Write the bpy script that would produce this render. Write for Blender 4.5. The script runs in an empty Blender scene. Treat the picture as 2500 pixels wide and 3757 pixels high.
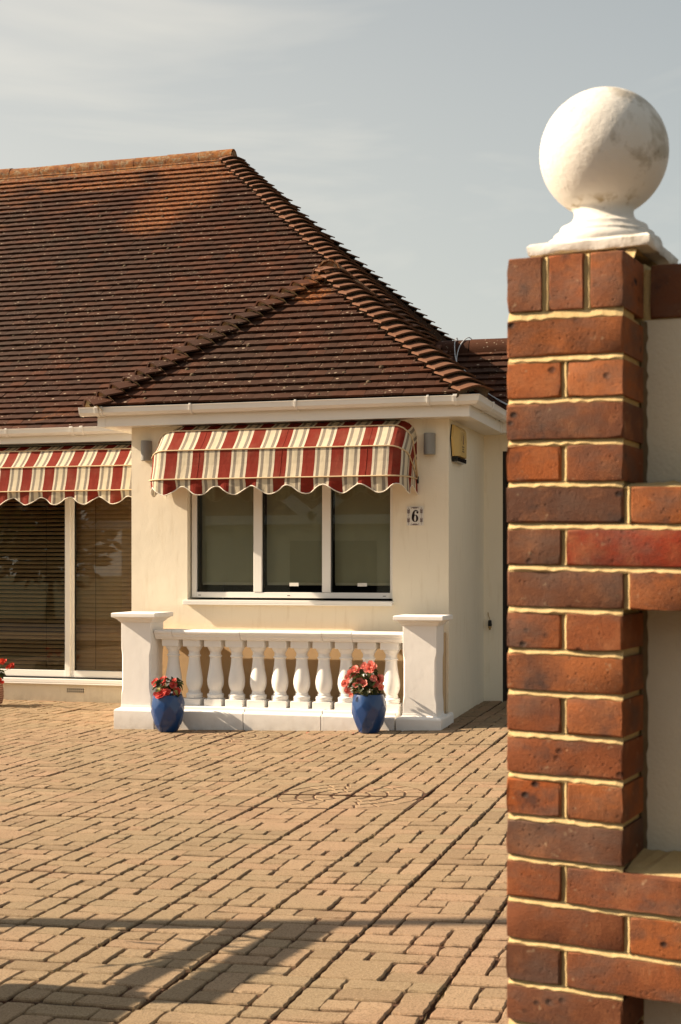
import bpy, math, random
from mathutils import Vector, Matrix
random.seed(7)
R = math.radians
S = bpy.context.scene
COL = S.collection

# ------------------------------------------------------------------ camera, sky, sun, exposure
CAM_H = 1.413
YAW = R(16.29)
cd = bpy.data.cameras.new('camera')
cam = bpy.data.objects.new('camera', cd)
COL.objects.link(cam)
cam.location = (0, 0, CAM_H)
cam.rotation_euler = (R(90), 0, YAW)
cd.sensor_fit = 'VERTICAL'
cd.sensor_height = 36.0
cd.sensor_width = 24.0
cd.lens = 50.0
cd.shift_y = 196.5 / 3757.0
cd.clip_end = 800
cd.clip_start = 0.05
cd.dof.use_dof = True
cd.dof.focus_distance = 12.0
cd.dof.aperture_fstop = 10.0
S.camera = cam

SUN_TRAVEL = Vector((1.0, 0.18, -0.67)).normalized()
w = bpy.data.worlds.new('World')
S.world = w
w.use_nodes = True
nt = w.node_tree
nt.nodes.clear()
out = nt.nodes.new('ShaderNodeOutputWorld')
bg = nt.nodes.new('ShaderNodeBackground')
sky = nt.nodes.new('ShaderNodeTexSky')
sky.sky_type = 'NISHITA'
sky.sun_disc = False
sd = -SUN_TRAVEL
sky.sun_elevation = math.asin(sd.z)
sky.sun_rotation = math.atan2(sd.x, sd.y)
sky.air_density = 1.0
sky.dust_density = 2.2
sky.ozone_density = 1.0
hs = nt.nodes.new('ShaderNodeHueSaturation')
hs.inputs['Saturation'].default_value = 0.50
hs.inputs['Value'].default_value = 1.0
nt.links.new(sky.outputs[0], hs.inputs['Color'])
tc = nt.nodes.new('ShaderNodeTexCoord')
mp = nt.nodes.new('ShaderNodeMapping')
mp.inputs['Rotation'].default_value = (R(12), R(-14), R(25))
mp.inputs['Scale'].default_value = (1.2, 1.0, 5.5)
nt.links.new(tc.outputs['Generated'], mp.inputs['Vector'])
nz = nt.nodes.new('ShaderNodeTexNoise')
nz.inputs['Scale'].default_value = 1.5
nz.inputs['Detail'].default_value = 5
nz.inputs['Roughness'].default_value = 0.55
nz.inputs['Distortion'].default_value = 0.6
nt.links.new(mp.outputs[0], nz.inputs['Vector'])
cr = nt.nodes.new('ShaderNodeValToRGB')
cr.color_ramp.elements[0].position = 0.50
cr.color_ramp.elements[0].color = (0, 0, 0, 1)
cr.color_ramp.elements[1].position = 0.72
cr.color_ramp.elements[1].color = (1, 1, 1, 1)
nt.links.new(nz.outputs[0], cr.inputs[0])
hz = nt.nodes.new('ShaderNodeMixRGB')           # thin even haze over the clear sky
sxyz = nt.nodes.new('ShaderNodeSeparateXYZ')     # haze is thick towards the horizon, thin overhead
nt.links.new(tc.outputs['Generated'], sxyz.inputs[0])
hr = nt.nodes.new('ShaderNodeMapRange')
hr.inputs[1].default_value = 0.0
hr.inputs[2].default_value = 0.55
hr.inputs[3].default_value = 0.88
hr.inputs[4].default_value = 0.20
nt.links.new(sxyz.outputs[2], hr.inputs[0])
nt.links.new(hr.outputs[0], hz.inputs['Fac'])
dt = nt.nodes.new('ShaderNodeVectorMath')          # haze is brighter and warmer on the sun's side
dt.operation = 'DOT_PRODUCT'
dt.inputs[1].default_value = tuple(Vector((sd.x, sd.y, 0)).normalized())
nt.links.new(tc.outputs['Generated'], dt.inputs[0])
hcol = nt.nodes.new('ShaderNodeMixRGB')
hcol.inputs['Color1'].default_value = (5.5, 5.75, 5.25, 1)
hcol.inputs['Color2'].default_value = (8.6, 8.1, 6.7, 1)
hd = nt.nodes.new('ShaderNodeMapRange')
hd.inputs[1].default_value = -0.15
hd.inputs[2].default_value = 0.62
nt.links.new(dt.outputs['Value'], hd.inputs[0])
nt.links.new(hd.outputs[0], hcol.inputs['Fac'])
nt.links.new(hcol.outputs[0], hz.inputs['Color2'])
nt.links.new(hs.outputs[0], hz.inputs['Color1'])
mxc = nt.nodes.new('ShaderNodeMixRGB')
mxc.inputs['Color2'].default_value = (9.0, 8.3, 7.0, 1)
ml = nt.nodes.new('ShaderNodeMath')
ml.operation = 'MULTIPLY'
ml.inputs[1].default_value = 0.42
nt.links.new(cr.outputs[0], ml.inputs[0])
nt.links.new(ml.outputs[0], mxc.inputs['Fac'])
nt.links.new(hz.outputs[0], mxc.inputs['Color1'])
nt.links.new(mxc.outputs[0], bg.inputs['Color'])
bg.inputs['Strength'].default_value = 0.0535
nt.links.new(bg.outputs[0], out.inputs['Surface'])

sl = bpy.data.lights.new('sun', 'SUN')
sl.energy = 5.0
sl.angle = R(0.53)
sl.color = (1.0, 0.81, 0.60)
so = bpy.data.objects.new('sun', sl)
COL.objects.link(so)
so.rotation_euler = SUN_TRAVEL.to_track_quat('-Z', 'Y').to_euler()
so.location = (-20, -5, 20)

S.view_settings.view_transform = 'Standard'
S.view_settings.look = 'None'
S.view_settings.exposure = 1.15
S.view_settings.gamma = 1.0
S.view_settings.use_curve_mapping = False
S.render.engine = 'CYCLES'
S.cycles.max_bounces = 8
S.cycles.transparent_max_bounces = 12

# ------------------------------------------------------------------ mesh helpers
ORIGIN = {}


def org(o):
    return ORIGIN.get(o, Vector((0, 0, 0))) if o is not None else Vector((0, 0, 0))


class MB:
    """collects faces (world coordinates) and links them as ONE mesh object"""

    def __init__(self):
        self.v, self.f, self.m, self.uv = [], [], [], []

    def face(self, pts, m=0, uv=None):
        b = len(self.v)
        self.v += [tuple(p) for p in pts]
        self.f.append(tuple(range(b, b + len(pts))))
        self.m.append(m)
        self.uv.append(uv)

    def mesh_part(self, vs, fs, m=0):
        b = len(self.v)
        self.v += [tuple(p) for p in vs]
        for k in fs:
            self.f.append(tuple(b + i for i in k))
            self.m.append(m)
            self.uv.append(None)

    def box(self, x0, x1, y0, y1, z0, z1, m=0):
        vs = [(x, y, z) for x in (x0, x1) for y in (y0, y1) for z in (z0, z1)]
        self.mesh_part(vs, [(0, 1, 3, 2), (4, 6, 7, 5), (0, 4, 5, 1), (2, 3, 7, 6), (0, 2, 6, 4), (1, 5, 7, 3)], m)

    def obox(self, c, ax, ay, az, hx, hy, hz, m=0):
        c = Vector(c)
        vs = [c + ax * (sx * hx) + ay * (sy * hy) + az * (sz * hz) for sx in (-1, 1) for sy in (-1, 1) for sz in (-1, 1)]
        self.mesh_part(vs, [(0, 1, 3, 2), (4, 6, 7, 5), (0, 4, 5, 1), (2, 3, 7, 6), (0, 2, 6, 4), (1, 5, 7, 3)], m)

    def loft(self, rings, m=0, caps=True, closed=True):
        n = len(rings[0])
        vs = [p for r in rings for p in r]
        fs = []
        for a in range(len(rings) - 1):
            for i in range(n if closed else n - 1):
                j = (i + 1) % n
                fs.append((a * n + i, a * n + j, (a + 1) * n + j, (a + 1) * n + i))
        if caps and closed:
            fs.append(tuple(reversed(range(n))))
            fs.append(tuple((len(rings) - 1) * n + i for i in range(n)))
        self.mesh_part(vs, fs, m)

    def lathe(self, prof, c, n=24, m=0, caps=True):
        rings = [[(c[0] + r * math.cos(2 * math.pi * i / n), c[1] + r * math.sin(2 * math.pi * i / n), c[2] + z) for i in range(n)] for r, z in prof]
        self.loft(rings, m, caps)

    def tube(self, path, r, n=6, m=0):
        path = [Vector(p) for p in path]
        rings = []
        ref = Vector((0, 0, 1))
        for i, p in enumerate(path):
            d = (path[min(i + 1, len(path) - 1)] - path[max(i - 1, 0)]).normalized()
            a = d.cross(ref)
            if a.length < 1e-3:
                a = d.cross(Vector((1, 0, 0)))
            a.normalize()
            b = a.cross(d)
            rr = r[i] if isinstance(r, (list, tuple)) else r
            rings.append([p + (a * math.cos(2 * math.pi * k / n) + b * math.sin(2 * math.pi * k / n)) * rr for k in range(n)])
        self.loft(rings, m)

    def sweep(self, prof, p0, p1, side, up, m=0):
        """straight sweep of a 2D profile (side, up) from p0 to p1"""
        p0, p1, side, up = Vector(p0), Vector(p1), Vector(side), Vector(up)
        self.loft([[p + side * a + up * b for a, b in prof] for p in (p0, p1)], m)

    def mesh(self, name, o=Vector((0, 0, 0))):
        me = bpy.data.meshes.new(name)
        me.from_pydata([tuple(Vector(v) - o) for v in self.v], [], self.f)
        return me

    def build(self, name, mats, parent=None, smooth=False, bevel=0, seg=2, fix=True):
        o0 = org(parent)
        me = self.mesh(name, o0)
        if not isinstance(mats, (list, tuple)):
            mats = [mats]
        for k in mats:
            me.materials.append(k)
        if len(mats) > 1:
            me.polygons.foreach_set('material_index', self.m)
        if any(u is not None for u in self.uv):
            ul = me.uv_layers.new(name='UVMap')
            i = 0
            for f, u in zip(self.f, self.uv):
                for k in range(len(f)):
                    ul.data[i].uv = u[k] if u else (0, 0)
                    i += 1
        if fix:
            import bmesh
            bm = bmesh.new()
            bm.from_mesh(me)
            if not any(u is not None for u in self.uv):
                bmesh.ops.recalc_face_normals(bm, faces=bm.faces)
            bm.to_mesh(me)
            bm.free()
        if smooth:
            me.polygons.foreach_set('use_smooth', [True] * len(me.polygons))
            if smooth != 'full':
                me.set_sharp_from_angle(angle=R(40))
        o = bpy.data.objects.new(name, me)
        COL.objects.link(o)
        if parent is not None:
            o.parent = parent
        ORIGIN[o] = o0
        if bevel:
            b = o.modifiers.new('bevel', 'BEVEL')
            b.width = bevel
            b.segments = seg
            b.limit_method = 'ANGLE'
            b.angle_limit = R(35)
            if hasattr(b, 'harden_normals'):
                b.harden_normals = False
        return o


def tag(o, label=None, cat=None, group=None, kind=None):
    for k, val in (('label', label), ('category', cat), ('group', group), ('kind', kind)):
        if val:
            o[k] = val
    return o


def thing(name, loc, label, cat, group=None):
    o = bpy.data.objects.new(name, None)
    COL.objects.link(o)
    o.location = loc
    o.empty_display_size = 0.1
    ORIGIN[o] = Vector(loc)
    return tag(o, label, cat, group)


def place(name, me, parent, loc, rot=None):
    """one more object on shared mesh data"""
    o = bpy.data.objects.new(name, me)
    COL.objects.link(o)
    o.parent = parent
    L = Vector(loc) - org(parent)
    if rot is not None:
        o.matrix_local = Matrix.Translation(L) @ rot.to_4x4()
    else:
        o.location = L
    return o


# ------------------------------------------------------------------ materials
def srgb(r, g, b):
    f = lambda c: (c / 255 / 12.92) if c / 255 <= 0.04045 else ((c / 255 + 0.055) / 1.055) ** 2.4
    return (f(r), f(g), f(b), 1)


class N:
    def __init__(self, name):
        self.mat = bpy.data.materials.new(name)
        self.mat.use_nodes = True
        self.t = self.mat.node_tree
        self.b = self.t.nodes['Principled BSDF']
        self.out = self.t.nodes['Material Output']
        g = self.t.nodes.new('ShaderNodeNewGeometry')
        self.pos = g.outputs['Position']
        self.isl = g.outputs['Random Per Island']
        self.oi = self.t.nodes.new('ShaderNodeObjectInfo').outputs['Random']

    def n(self, t, **kw):
        o = self.t.nodes.new(t)
        for k, v in kw.items():
            setattr(o, k, v)
        return o

    def l(self, a, b):
        if isinstance(a, (int, float, tuple)):
            b.default_value = a
        else:
            self.t.links.new(a, b)

    def noise(self, scale, detail=4, rough=0.55, vec=None, dist=0.0):
        k = self.n('ShaderNodeTexNoise')
        self.l(vec or self.pos, k.inputs['Vector'])
        k.inputs['Scale'].default_value = scale
        k.inputs['Detail'].default_value = detail
        k.inputs['Roughness'].default_value = rough
        k.inputs['Distortion'].default_value = dist
        return k.outputs[0]

    def voro(self, scale, vec=None, out='Distance', rand=1.0):
        k = self.n('ShaderNodeTexVoronoi')
        self.l(vec or self.pos, k.inputs['Vector'])
        k.inputs['Scale'].default_value = scale
        k.inputs['Randomness'].default_value = rand
        return k.outputs[out]

    def map(self, scale=(1, 1, 1), rot=(0, 0, 0), loc=(0, 0, 0), vec=None):
        k = self.n('ShaderNodeMapping')
        self.l(vec or self.pos, k.inputs[0])
        k.inputs['Scale'].default_value = scale
        k.inputs['Rotation'].default_value = rot
        k.inputs['Location'].default_value = loc
        return k.outputs[0]

    def ramp(self, fac, stops, interp='LINEAR'):
        k = self.n('ShaderNodeValToRGB')
        k.color_ramp.interpolation = interp
        el = k.color_ramp.elements
        while len(el) < len(stops):
            el.new(0.5)
        for e, (p, c) in zip(el, stops):
            e.position = p
            e.color = c if len(c) == 4 else (*c, 1)
        self.l(fac, k.inputs[0])
        return k.outputs[0]

    def step(self, fac, a, b):
        return self.ramp(fac, [(a, (0, 0, 0)), (b, (1, 1, 1))])

    def mix(self, fac, a, b, mode='MIX'):
        k = self.n('ShaderNodeMixRGB', blend_type=mode)
        self.l(fac, k.inputs[0])
        self.l(a, k.inputs[1])
        self.l(b, k.inputs[2])
        return k.outputs[0]

    def math(self, op, a, b=0.0, c=None):
        k = self.n('ShaderNodeMath', operation=op)
        self.l(a, k.inputs[0])
        self.l(b, k.inputs[1])
        if c is not None:
            self.l(c, k.inputs[2])
        return k.outputs[0]

    def sep(self, v=None):
        k = self.n('ShaderNodeSeparateXYZ')
        self.l(v or self.pos, k.inputs[0])
        return k.outputs

    def rand(self):
        return self.math('FRACT', self.math('ADD', self.math('MULTIPLY', self.isl, 7.31), self.oi))

    def hsv(self, col, h=0.5, s=1.0, v=1.0):
        k = self.n('ShaderNodeHueSaturation')
        self.l(h, k.inputs['Hue'])
        self.l(s, k.inputs['Saturation'])
        self.l(v, k.inputs['Value'])
        self.l(col, k.inputs['Color'])
        return k.outputs[0]

    def bump(self, h, strength=0.3, dist=0.01, prev=None):
        k = self.n('ShaderNodeBump')
        k.inputs['Strength'].default_value = strength
        k.inputs['Distance'].default_value = dist
        self.l(h, k.inputs['Height'])
        if prev is not None:
            self.t.links.new(prev, k.inputs['Normal'])
        return k.outputs[0]

    def done(self, col, rough=0.8, normal=None, spec=0.3, coat=0.0):
        self.l(col, self.b.inputs['Base Color'])
        self.l(rough, self.b.inputs['Roughness'])
        self.b.inputs['Specular IOR Level'].default_value = spec
        self.b.inputs['Coat Weight'].default_value = coat
        self.b.inputs['Coat Roughness'].default_value = 0.05
        if normal is not None:
            self.t.links.new(normal, self.b.inputs['Normal'])
        return self.mat


def simple(name, col, rough=0.6, var=0.12, scale=20, bump=0.1, bs=150, spec=0.3, coat=0.0):
    m = N(name)
    n1 = m.noise(scale, 4)
    c2 = tuple(c * (1 - var) for c in col[:3]) + (1,)
    c3 = tuple(min(1, c * (1 + var)) for c in col[:3]) + (1,)
    c = m.mix(n1, c2, c3)
    nb = m.bump(m.noise(bs, 3), bump, 0.003) if bump else None
    return m.done(c, rough, nb, spec, coat)


def mat_render_paint(name, col, grain=0.35, gscale=120, dirt=0.25):
    """masonry paint on render: fine grain, faint patches, dirt low down and on edges"""
    m = N(name)
    big = m.noise(1.3, 4)
    c = m.mix(big, tuple(x * 0.93 for x in col[:3]) + (1,), tuple(min(1, x * 1.04) for x in col[:3]) + (1,))
    streak = m.noise(6, 5, vec=m.map((3.5, 3.5, 0.5)))
    c = m.mix(m.math('MULTIPLY', m.step(streak, 0.56, 0.78), dirt), c, (col[0] * 0.72, col[1] * 0.66, col[2] * 0.56, 1))
    z = m.sep()[2]
    low = m.math('MULTIPLY', m.ramp(z, [(0.0, (1, 1, 1)), (0.16, (0, 0, 0))]), m.noise(14, 5))
    c = m.mix(m.math('MULTIPLY', low, 0.7), c, (0.20, 0.15, 0.09, 1))
    b = m.bump(m.noise(gscale, 4, 0.6), grain, 0.006)
    b = m.bump(m.noise(9, 3), 0.12, 0.02, b)
    return m.done(c, 0.85, b, 0.2)


M = {}
M['cream'] = mat_render_paint('cream wall paint', (0.83, 0.755, 0.60), 0.26, 140, 0.34)
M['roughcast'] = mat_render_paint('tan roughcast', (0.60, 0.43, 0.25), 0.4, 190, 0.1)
M['white_masonry'] = mat_render_paint('white masonry paint', (0.84, 0.815, 0.77), 0.10, 110, 0.12)
M['upvc'] = simple('white plastic', (0.80, 0.78, 0.73, 1), 0.35, 0.03, 3, 0.02, 30, 0.4)
M['black'] = simple('black gasket', (0.012, 0.012, 0.012, 1), 0.5)
M['dark_room'] = simple('dark interior', (0.025, 0.02, 0.016, 1), 0.9)
M['soil'] = simple('potting soil', (0.03, 0.02, 0.013, 1), 0.95, 0.4, 60, 0.6, 90)
M['grey_metal'] = simple('grey lamp metal', (0.255, 0.2465, 0.2253, 1), 0.5, 0.05, 8, 0.05, 200)
M['stem'] = simple('green stem', (0.09, 0.13, 0.035, 1), 0.6, 0.2, 60)
M['asphalt'] = simple('asphalt', (0.05, 0.048, 0.045, 1), 0.9, 0.25, 60, 0.5, 200)
M['soil_ground'] = simple('earth and lawn', (0.07, 0.075, 0.03, 1), 0.95, 0.4, 5, 0.5, 40)
M['brass'] = simple('brass fitting', (0.35, 0.24, 0.10, 1), 0.4)
M['wire'] = simple('grey cable', (0.45, 0.46, 0.47, 1), 0.5)
M['piping'] = simple('cream piping', (0.62, 0.47, 0.28, 1), 0.7, 0.1, 20, 0.2, 300)
M['hem'] = simple('white hem tape', (0.72, 0.66, 0.55, 1), 0.8)
M['lettering'] = simple('dark brown print', (0.02, 0.010, 0.010, 1), 0.5)
M['floral'] = simple('brown floral print', (0.10, 0.055, 0.05, 1), 0.5)
M['glaze_white'] = simple('white glazed ceramic', (0.72, 0.69, 0.63, 1), 0.2, 0.04, 10, 0.0, 10, 0.5)
M['alarm_yellow'] = simple('cream alarm plastic', (0.594, 0.414, 0.144, 1), 0.4, 0.05, 6, 0.05, 100, 0.4)
M['alarm_black'] = simple('black alarm lens', (0.008, 0.008, 0.012, 1), 0.15, 0.05, 6, 0, 10, 0.5)
M['slat'] = simple('brown wooden slat', (0.391, 0.2295, 0.1105, 1), 0.45, 0.25, 9, 0.1, 60)
M['roller'] = simple('grey green roller blind', (0.378, 0.36, 0.261, 1), 0.9, 0.06, 4, 0.3, 700)
M['blind_bar'] = simple('pale blind bar', (0.5, 0.46, 0.36, 1), 0.6)
M['sticker'] = simple('white sticker', (0.7, 0.68, 0.62, 1), 0.6, 0.3, 300)
M['lime_mortar'] = simple('pale bedding mortar', (0.42, 0.32, 0.18, 1), 0.95, 0.45, 60, 0.7, 120)
M['fence_metal'] = simple('dark painted gate metal', (0.03, 0.03, 0.03, 1), 0.5)


def mk_glass():
    m = N('window glass')
    m.t.nodes.remove(m.b)
    tr = m.n('ShaderNodeBsdfTransparent')
    tr.inputs[0].default_value = (0.93, 0.95, 0.92, 1)
    gl = m.n('ShaderNodeBsdfGlossy')
    gl.inputs['Roughness'].default_value = 0.0
    gl.inputs['Color'].default_value = (1, 1, 1, 1)
    fr = m.n('ShaderNodeFresnel')
    fr.inputs['IOR'].default_value = 1.45
    mx = m.n('ShaderNodeMixShader')
    m.t.links.new(fr.outputs[0], mx.inputs[0])
    m.t.links.new(tr.outputs[0], mx.inputs[1])
    m.t.links.new(gl.outputs[0], mx.inputs[2])
    m.t.links.new(mx.outputs[0], m.out.inputs['Surface'])
    return m.mat


M['glass'] = mk_glass()


def mk_paver():
    m = N('buff concrete paving')
    r = m.rand()
    base = m.ramp(r, [(0, (0.2527, 0.1755, 0.1048)), (0.35, (0.3256, 0.2295, 0.1366)), (0.6, (0.2916, 0.217, 0.131)), (0.85, (0.3742, 0.2604, 0.1609)), (1, (0.3353, 0.2141, 0.131))])
    big = m.noise(0.55, 4)
    base = m.mix(m.step(big, 0.40, 0.66), base, m.mix(0.45, base, (0.243, 0.1929, 0.1169, 1)))
    pink = m.noise(0.9, 3, vec=m.map(loc=(7, 3, 1)))
    base = m.mix(m.math('MULTIPLY', m.step(pink, 0.5, 0.72), 0.5), base, (0.3888, 0.2363, 0.1544, 1))
    gr0 = m.noise(75, 4, 0.75, vec=m.map(loc=(6, 2, 2)))
    base = m.mix(m.math('MULTIPLY', m.step(gr0, 0.50, 0.68), 0.50), base, (0.1604, 0.1109, 0.06363, 1))
    gr = m.noise(140, 3, 0.7)
    base = m.mix(m.math('MULTIPLY', m.step(gr, 0.48, 0.66), 0.62), base, (0.1264, 0.08198, 0.04491, 1))
    gr2 = m.noise(180, 2, 0.6, vec=m.map(loc=(3, 1, 9)))
    base = m.mix(m.math('MULTIPLY', m.step(gr2, 0.60, 0.74), 0.55), base, (0.5443, 0.4437, 0.3181, 1))
    st = m.noise(3.2, 5, 0.65)
    base = m.mix(m.math('MULTIPLY', m.step(st, 0.57, 0.75), 0.35), base, (0.1458, 0.1012, 0.05614, 1))
    b = m.bump(m.noise(150, 4, 0.75), 0.9, 0.005)
    b = m.bump(m.noise(34, 4, 0.65), 0.45, 0.007, b)
    return m.done(base, 0.9, b, 0.2)


M['paver'] = mk_paver()


def mk_joint():
    m = N('brown joint sand')
    c = m.mix(m.noise(40, 5), (0.045, 0.020, 0.010, 1), (0.10, 0.046, 0.022, 1))
    c = m.mix(m.step(m.noise(2.5, 4), 0.5, 0.7), c, (0.05, 0.035, 0.02, 1))
    return m.done(c, 0.95, m.bump(m.noise(150, 4), 0.7, 0.006))


M['joint'] = mk_joint()


def mk_brick():
    m = N('multi stock brick')
    m.b.inputs['Subsurface Weight'].default_value = 0
    at = m.n('ShaderNodeAttribute', attribute_type='OBJECT', attribute_name='tone')
    tone = at.outputs['Fac']
    base = m.ramp(tone, [(0.0, (0.3168, 0.0792, 0.01936)), (0.2, (0.2992, 0.09856, 0.03168)), (0.4, (0.22, 0.06688, 0.02464)), (0.6, (0.1452, 0.05632, 0.02728)), (0.8, (0.0748, 0.03696, 0.02464)), (1.0, (0.264, 0.03344, 0.01056))])
    off = m.n('ShaderNodeVectorMath', operation='SCALE')
    m.l((3.1, 7.7, 5.3), off.inputs[0])
    m.l(tone, off.inputs['Scale'])
    ad = m.n('ShaderNodeVectorMath', operation='ADD')
    m.l(m.pos, ad.inputs[0])
    m.l(off.outputs[0], ad.inputs[1])
    v = ad.outputs[0]
    n1 = m.noise(9, 5, 0.6, v)
    base = m.mix(m.math('MULTIPLY', m.step(n1, 0.46, 0.70), 0.75), base, (0.0924, 0.04576, 0.03168, 1))
    n2 = m.noise(16, 4, 0.6, m.map(loc=(4, 4, 4), vec=v))
    base = m.mix(m.math('MULTIPLY', m.step(n2, 0.5, 0.72), 0.6), base, (0.3168, 0.1276, 0.05456, 1))
    grain = m.noise(230, 3, 0.75)
    base = m.mix(m.math('MULTIPLY', m.step(grain, 0.5, 0.75), 0.45), base, (0.0704, 0.0264, 0.01584, 1))
    sp = m.voro(26, m.map((1, 1, 1.25), vec=v))
    keep = m.step(m.noise(7, 2, vec=m.map(loc=(9, 2, 5), vec=v)), 0.50, 0.60)
    base = m.mix(m.math('MULTIPLY', m.math('MULTIPLY', m.ramp(sp, [(0.13, (1, 1, 1)), (0.27, (0, 0, 0))]), keep), 0.9), base, (0.01584, 0.01232, 0.01144, 1))
    bl = m.noise(7.5, 4, 0.6, vec=m.map((1, 1, 2.2), loc=(8, 3, 6), vec=v))
    base = m.mix(m.math('MULTIPLY', m.step(bl, 0.48, 0.68), 0.62), base, (0.11, 0.0748, 0.05808, 1))
    dark = m.noise(11, 4, vec=m.map(loc=(1, 12, 3), vec=v))
    base = m.mix(m.math('MULTIPLY', m.step(dark, 0.63, 0.74), 0.75), base, (0.0396, 0.03168, 0.02992, 1))
    ed = m.noise(60, 4, vec=m.map(loc=(2, 2, 2), vec=v))
    base = m.mix(m.math('MULTIPLY', m.step(ed, 0.66, 0.74), 0.35), base, (0.484, 0.3696, 0.2288, 1))
    b = m.bump(m.noise(320, 3, 0.75), 0.55, 0.002)
    b = m.bump(m.noise(95, 5, 0.7, v), 0.40, 0.003, b)
    pit = m.math('MULTIPLY', m.ramp(m.voro(75, v), [(0.10, (1, 1, 1)), (0.26, (0, 0, 0))]), m.step(m.noise(12, 2, vec=m.map(loc=(3, 3, 8), vec=v)), 0.45, 0.6))
    b = m.bump(m.math('SUBTRACT', 1.0, pit), 0.28, 0.003, b)
    b = m.bump(m.math('SUBTRACT', 1.0, m.math('MULTIPLY', m.ramp(sp, [(0.06, (1, 1, 1)), (0.2, (0, 0, 0))]), keep)), 0.5, 0.005, b)
    base = m.mix(m.math('MULTIPLY', pit, 0.4), base, (0.05, 0.022, 0.014, 1))
    return m.done(base, 0.88, b, 0.2)


M['brick'] = mk_brick()


def mk_mortar():
    m = N('yellow sand mortar')
    c = m.mix(m.noise(25, 5), (0.45, 0.324, 0.1395, 1), (0.594, 0.45, 0.234, 1))
    c = m.mix(m.math('MULTIPLY', m.step(m.noise(300, 2), 0.52, 0.7), 0.4), c, (0.306, 0.198, 0.09, 1))
    b = m.bump(m.noise(260, 3, 0.7), 0.45, 0.002)
    b = m.bump(m.noise(30, 3), 0.3, 0.004, b)
    return m.done(c, 0.95, b, 0.15)


M['mortar'] = mk_mortar()


def mk_finial():
    m = N('weathered white stone paint')
    c = m.mix(m.noise(4, 4), (0.6512, 0.616, 0.5544, 1), (0.7216, 0.6952, 0.6424, 1))
    g = m.noise(13, 7, 0.68, dist=0.4)
    z = m.sep()[2]
    top = m.math('ADD', m.ramp(z, [(0, (0, 0, 0)), (1, (0, 0, 0))]), 0)
    k = m.n('ShaderNodeMapRange')
    m.l(z, k.inputs[0])
    k.inputs[1].default_value = 2.18
    k.inputs[2].default_value = 2.34
    ks = m.n('ShaderNodeMapRange', clamp=True)          # the side that stays damp
    m.l(m.sep()[0], ks.inputs[0])
    ks.inputs[1].default_value = -.27
    ks.inputs[2].default_value = -.16
    lichen = m.math('MULTIPLY', m.step(m.math('ADD', g, m.math('ADD', m.math('MULTIPLY', k.outputs[0], 0.10), m.math('MULTIPLY', ks.outputs[0], 0.10))), 0.58, 0.70), 0.6)
    c = m.mix(lichen, c, (0.3168, 0.264, 0.1848, 1))
    g2 = m.noise(55, 5, 0.7)
    c = m.mix(m.math('MULTIPLY', m.math('MULTIPLY', m.step(g2, 0.58, 0.70), m.step(g, 0.5, 0.66)), 0.7), c, (0.1144, 0.0968, 0.0704, 1))
    # lichen ring where water sits: under the ball and on the plate edge
    k2 = m.n('ShaderNodeMapRange', clamp=True)
    m.l(m.math('ABSOLUTE', m.math('SUBTRACT', z, 2.092)), k2.inputs[0])
    k2.inputs[1].default_value = 0.0
    k2.inputs[2].default_value = 0.012
    k2.inputs[3].default_value = 1.0
    k2.inputs[4].default_value = 0.0
    c = m.mix(m.math('MULTIPLY', m.math('MULTIPLY', k2.outputs[0], m.step(m.noise(40, 4), 0.52, 0.62)), 0.8), c, (0.264, 0.1848, 0.0616, 1))
    b = m.bump(m.noise(70, 5, 0.65), 0.35, 0.004)
    b = m.bump(g, 0.3, 0.01, b)
    return m.done(c, 0.75, b, 0.3)


M['finial'] = mk_finial()


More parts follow.
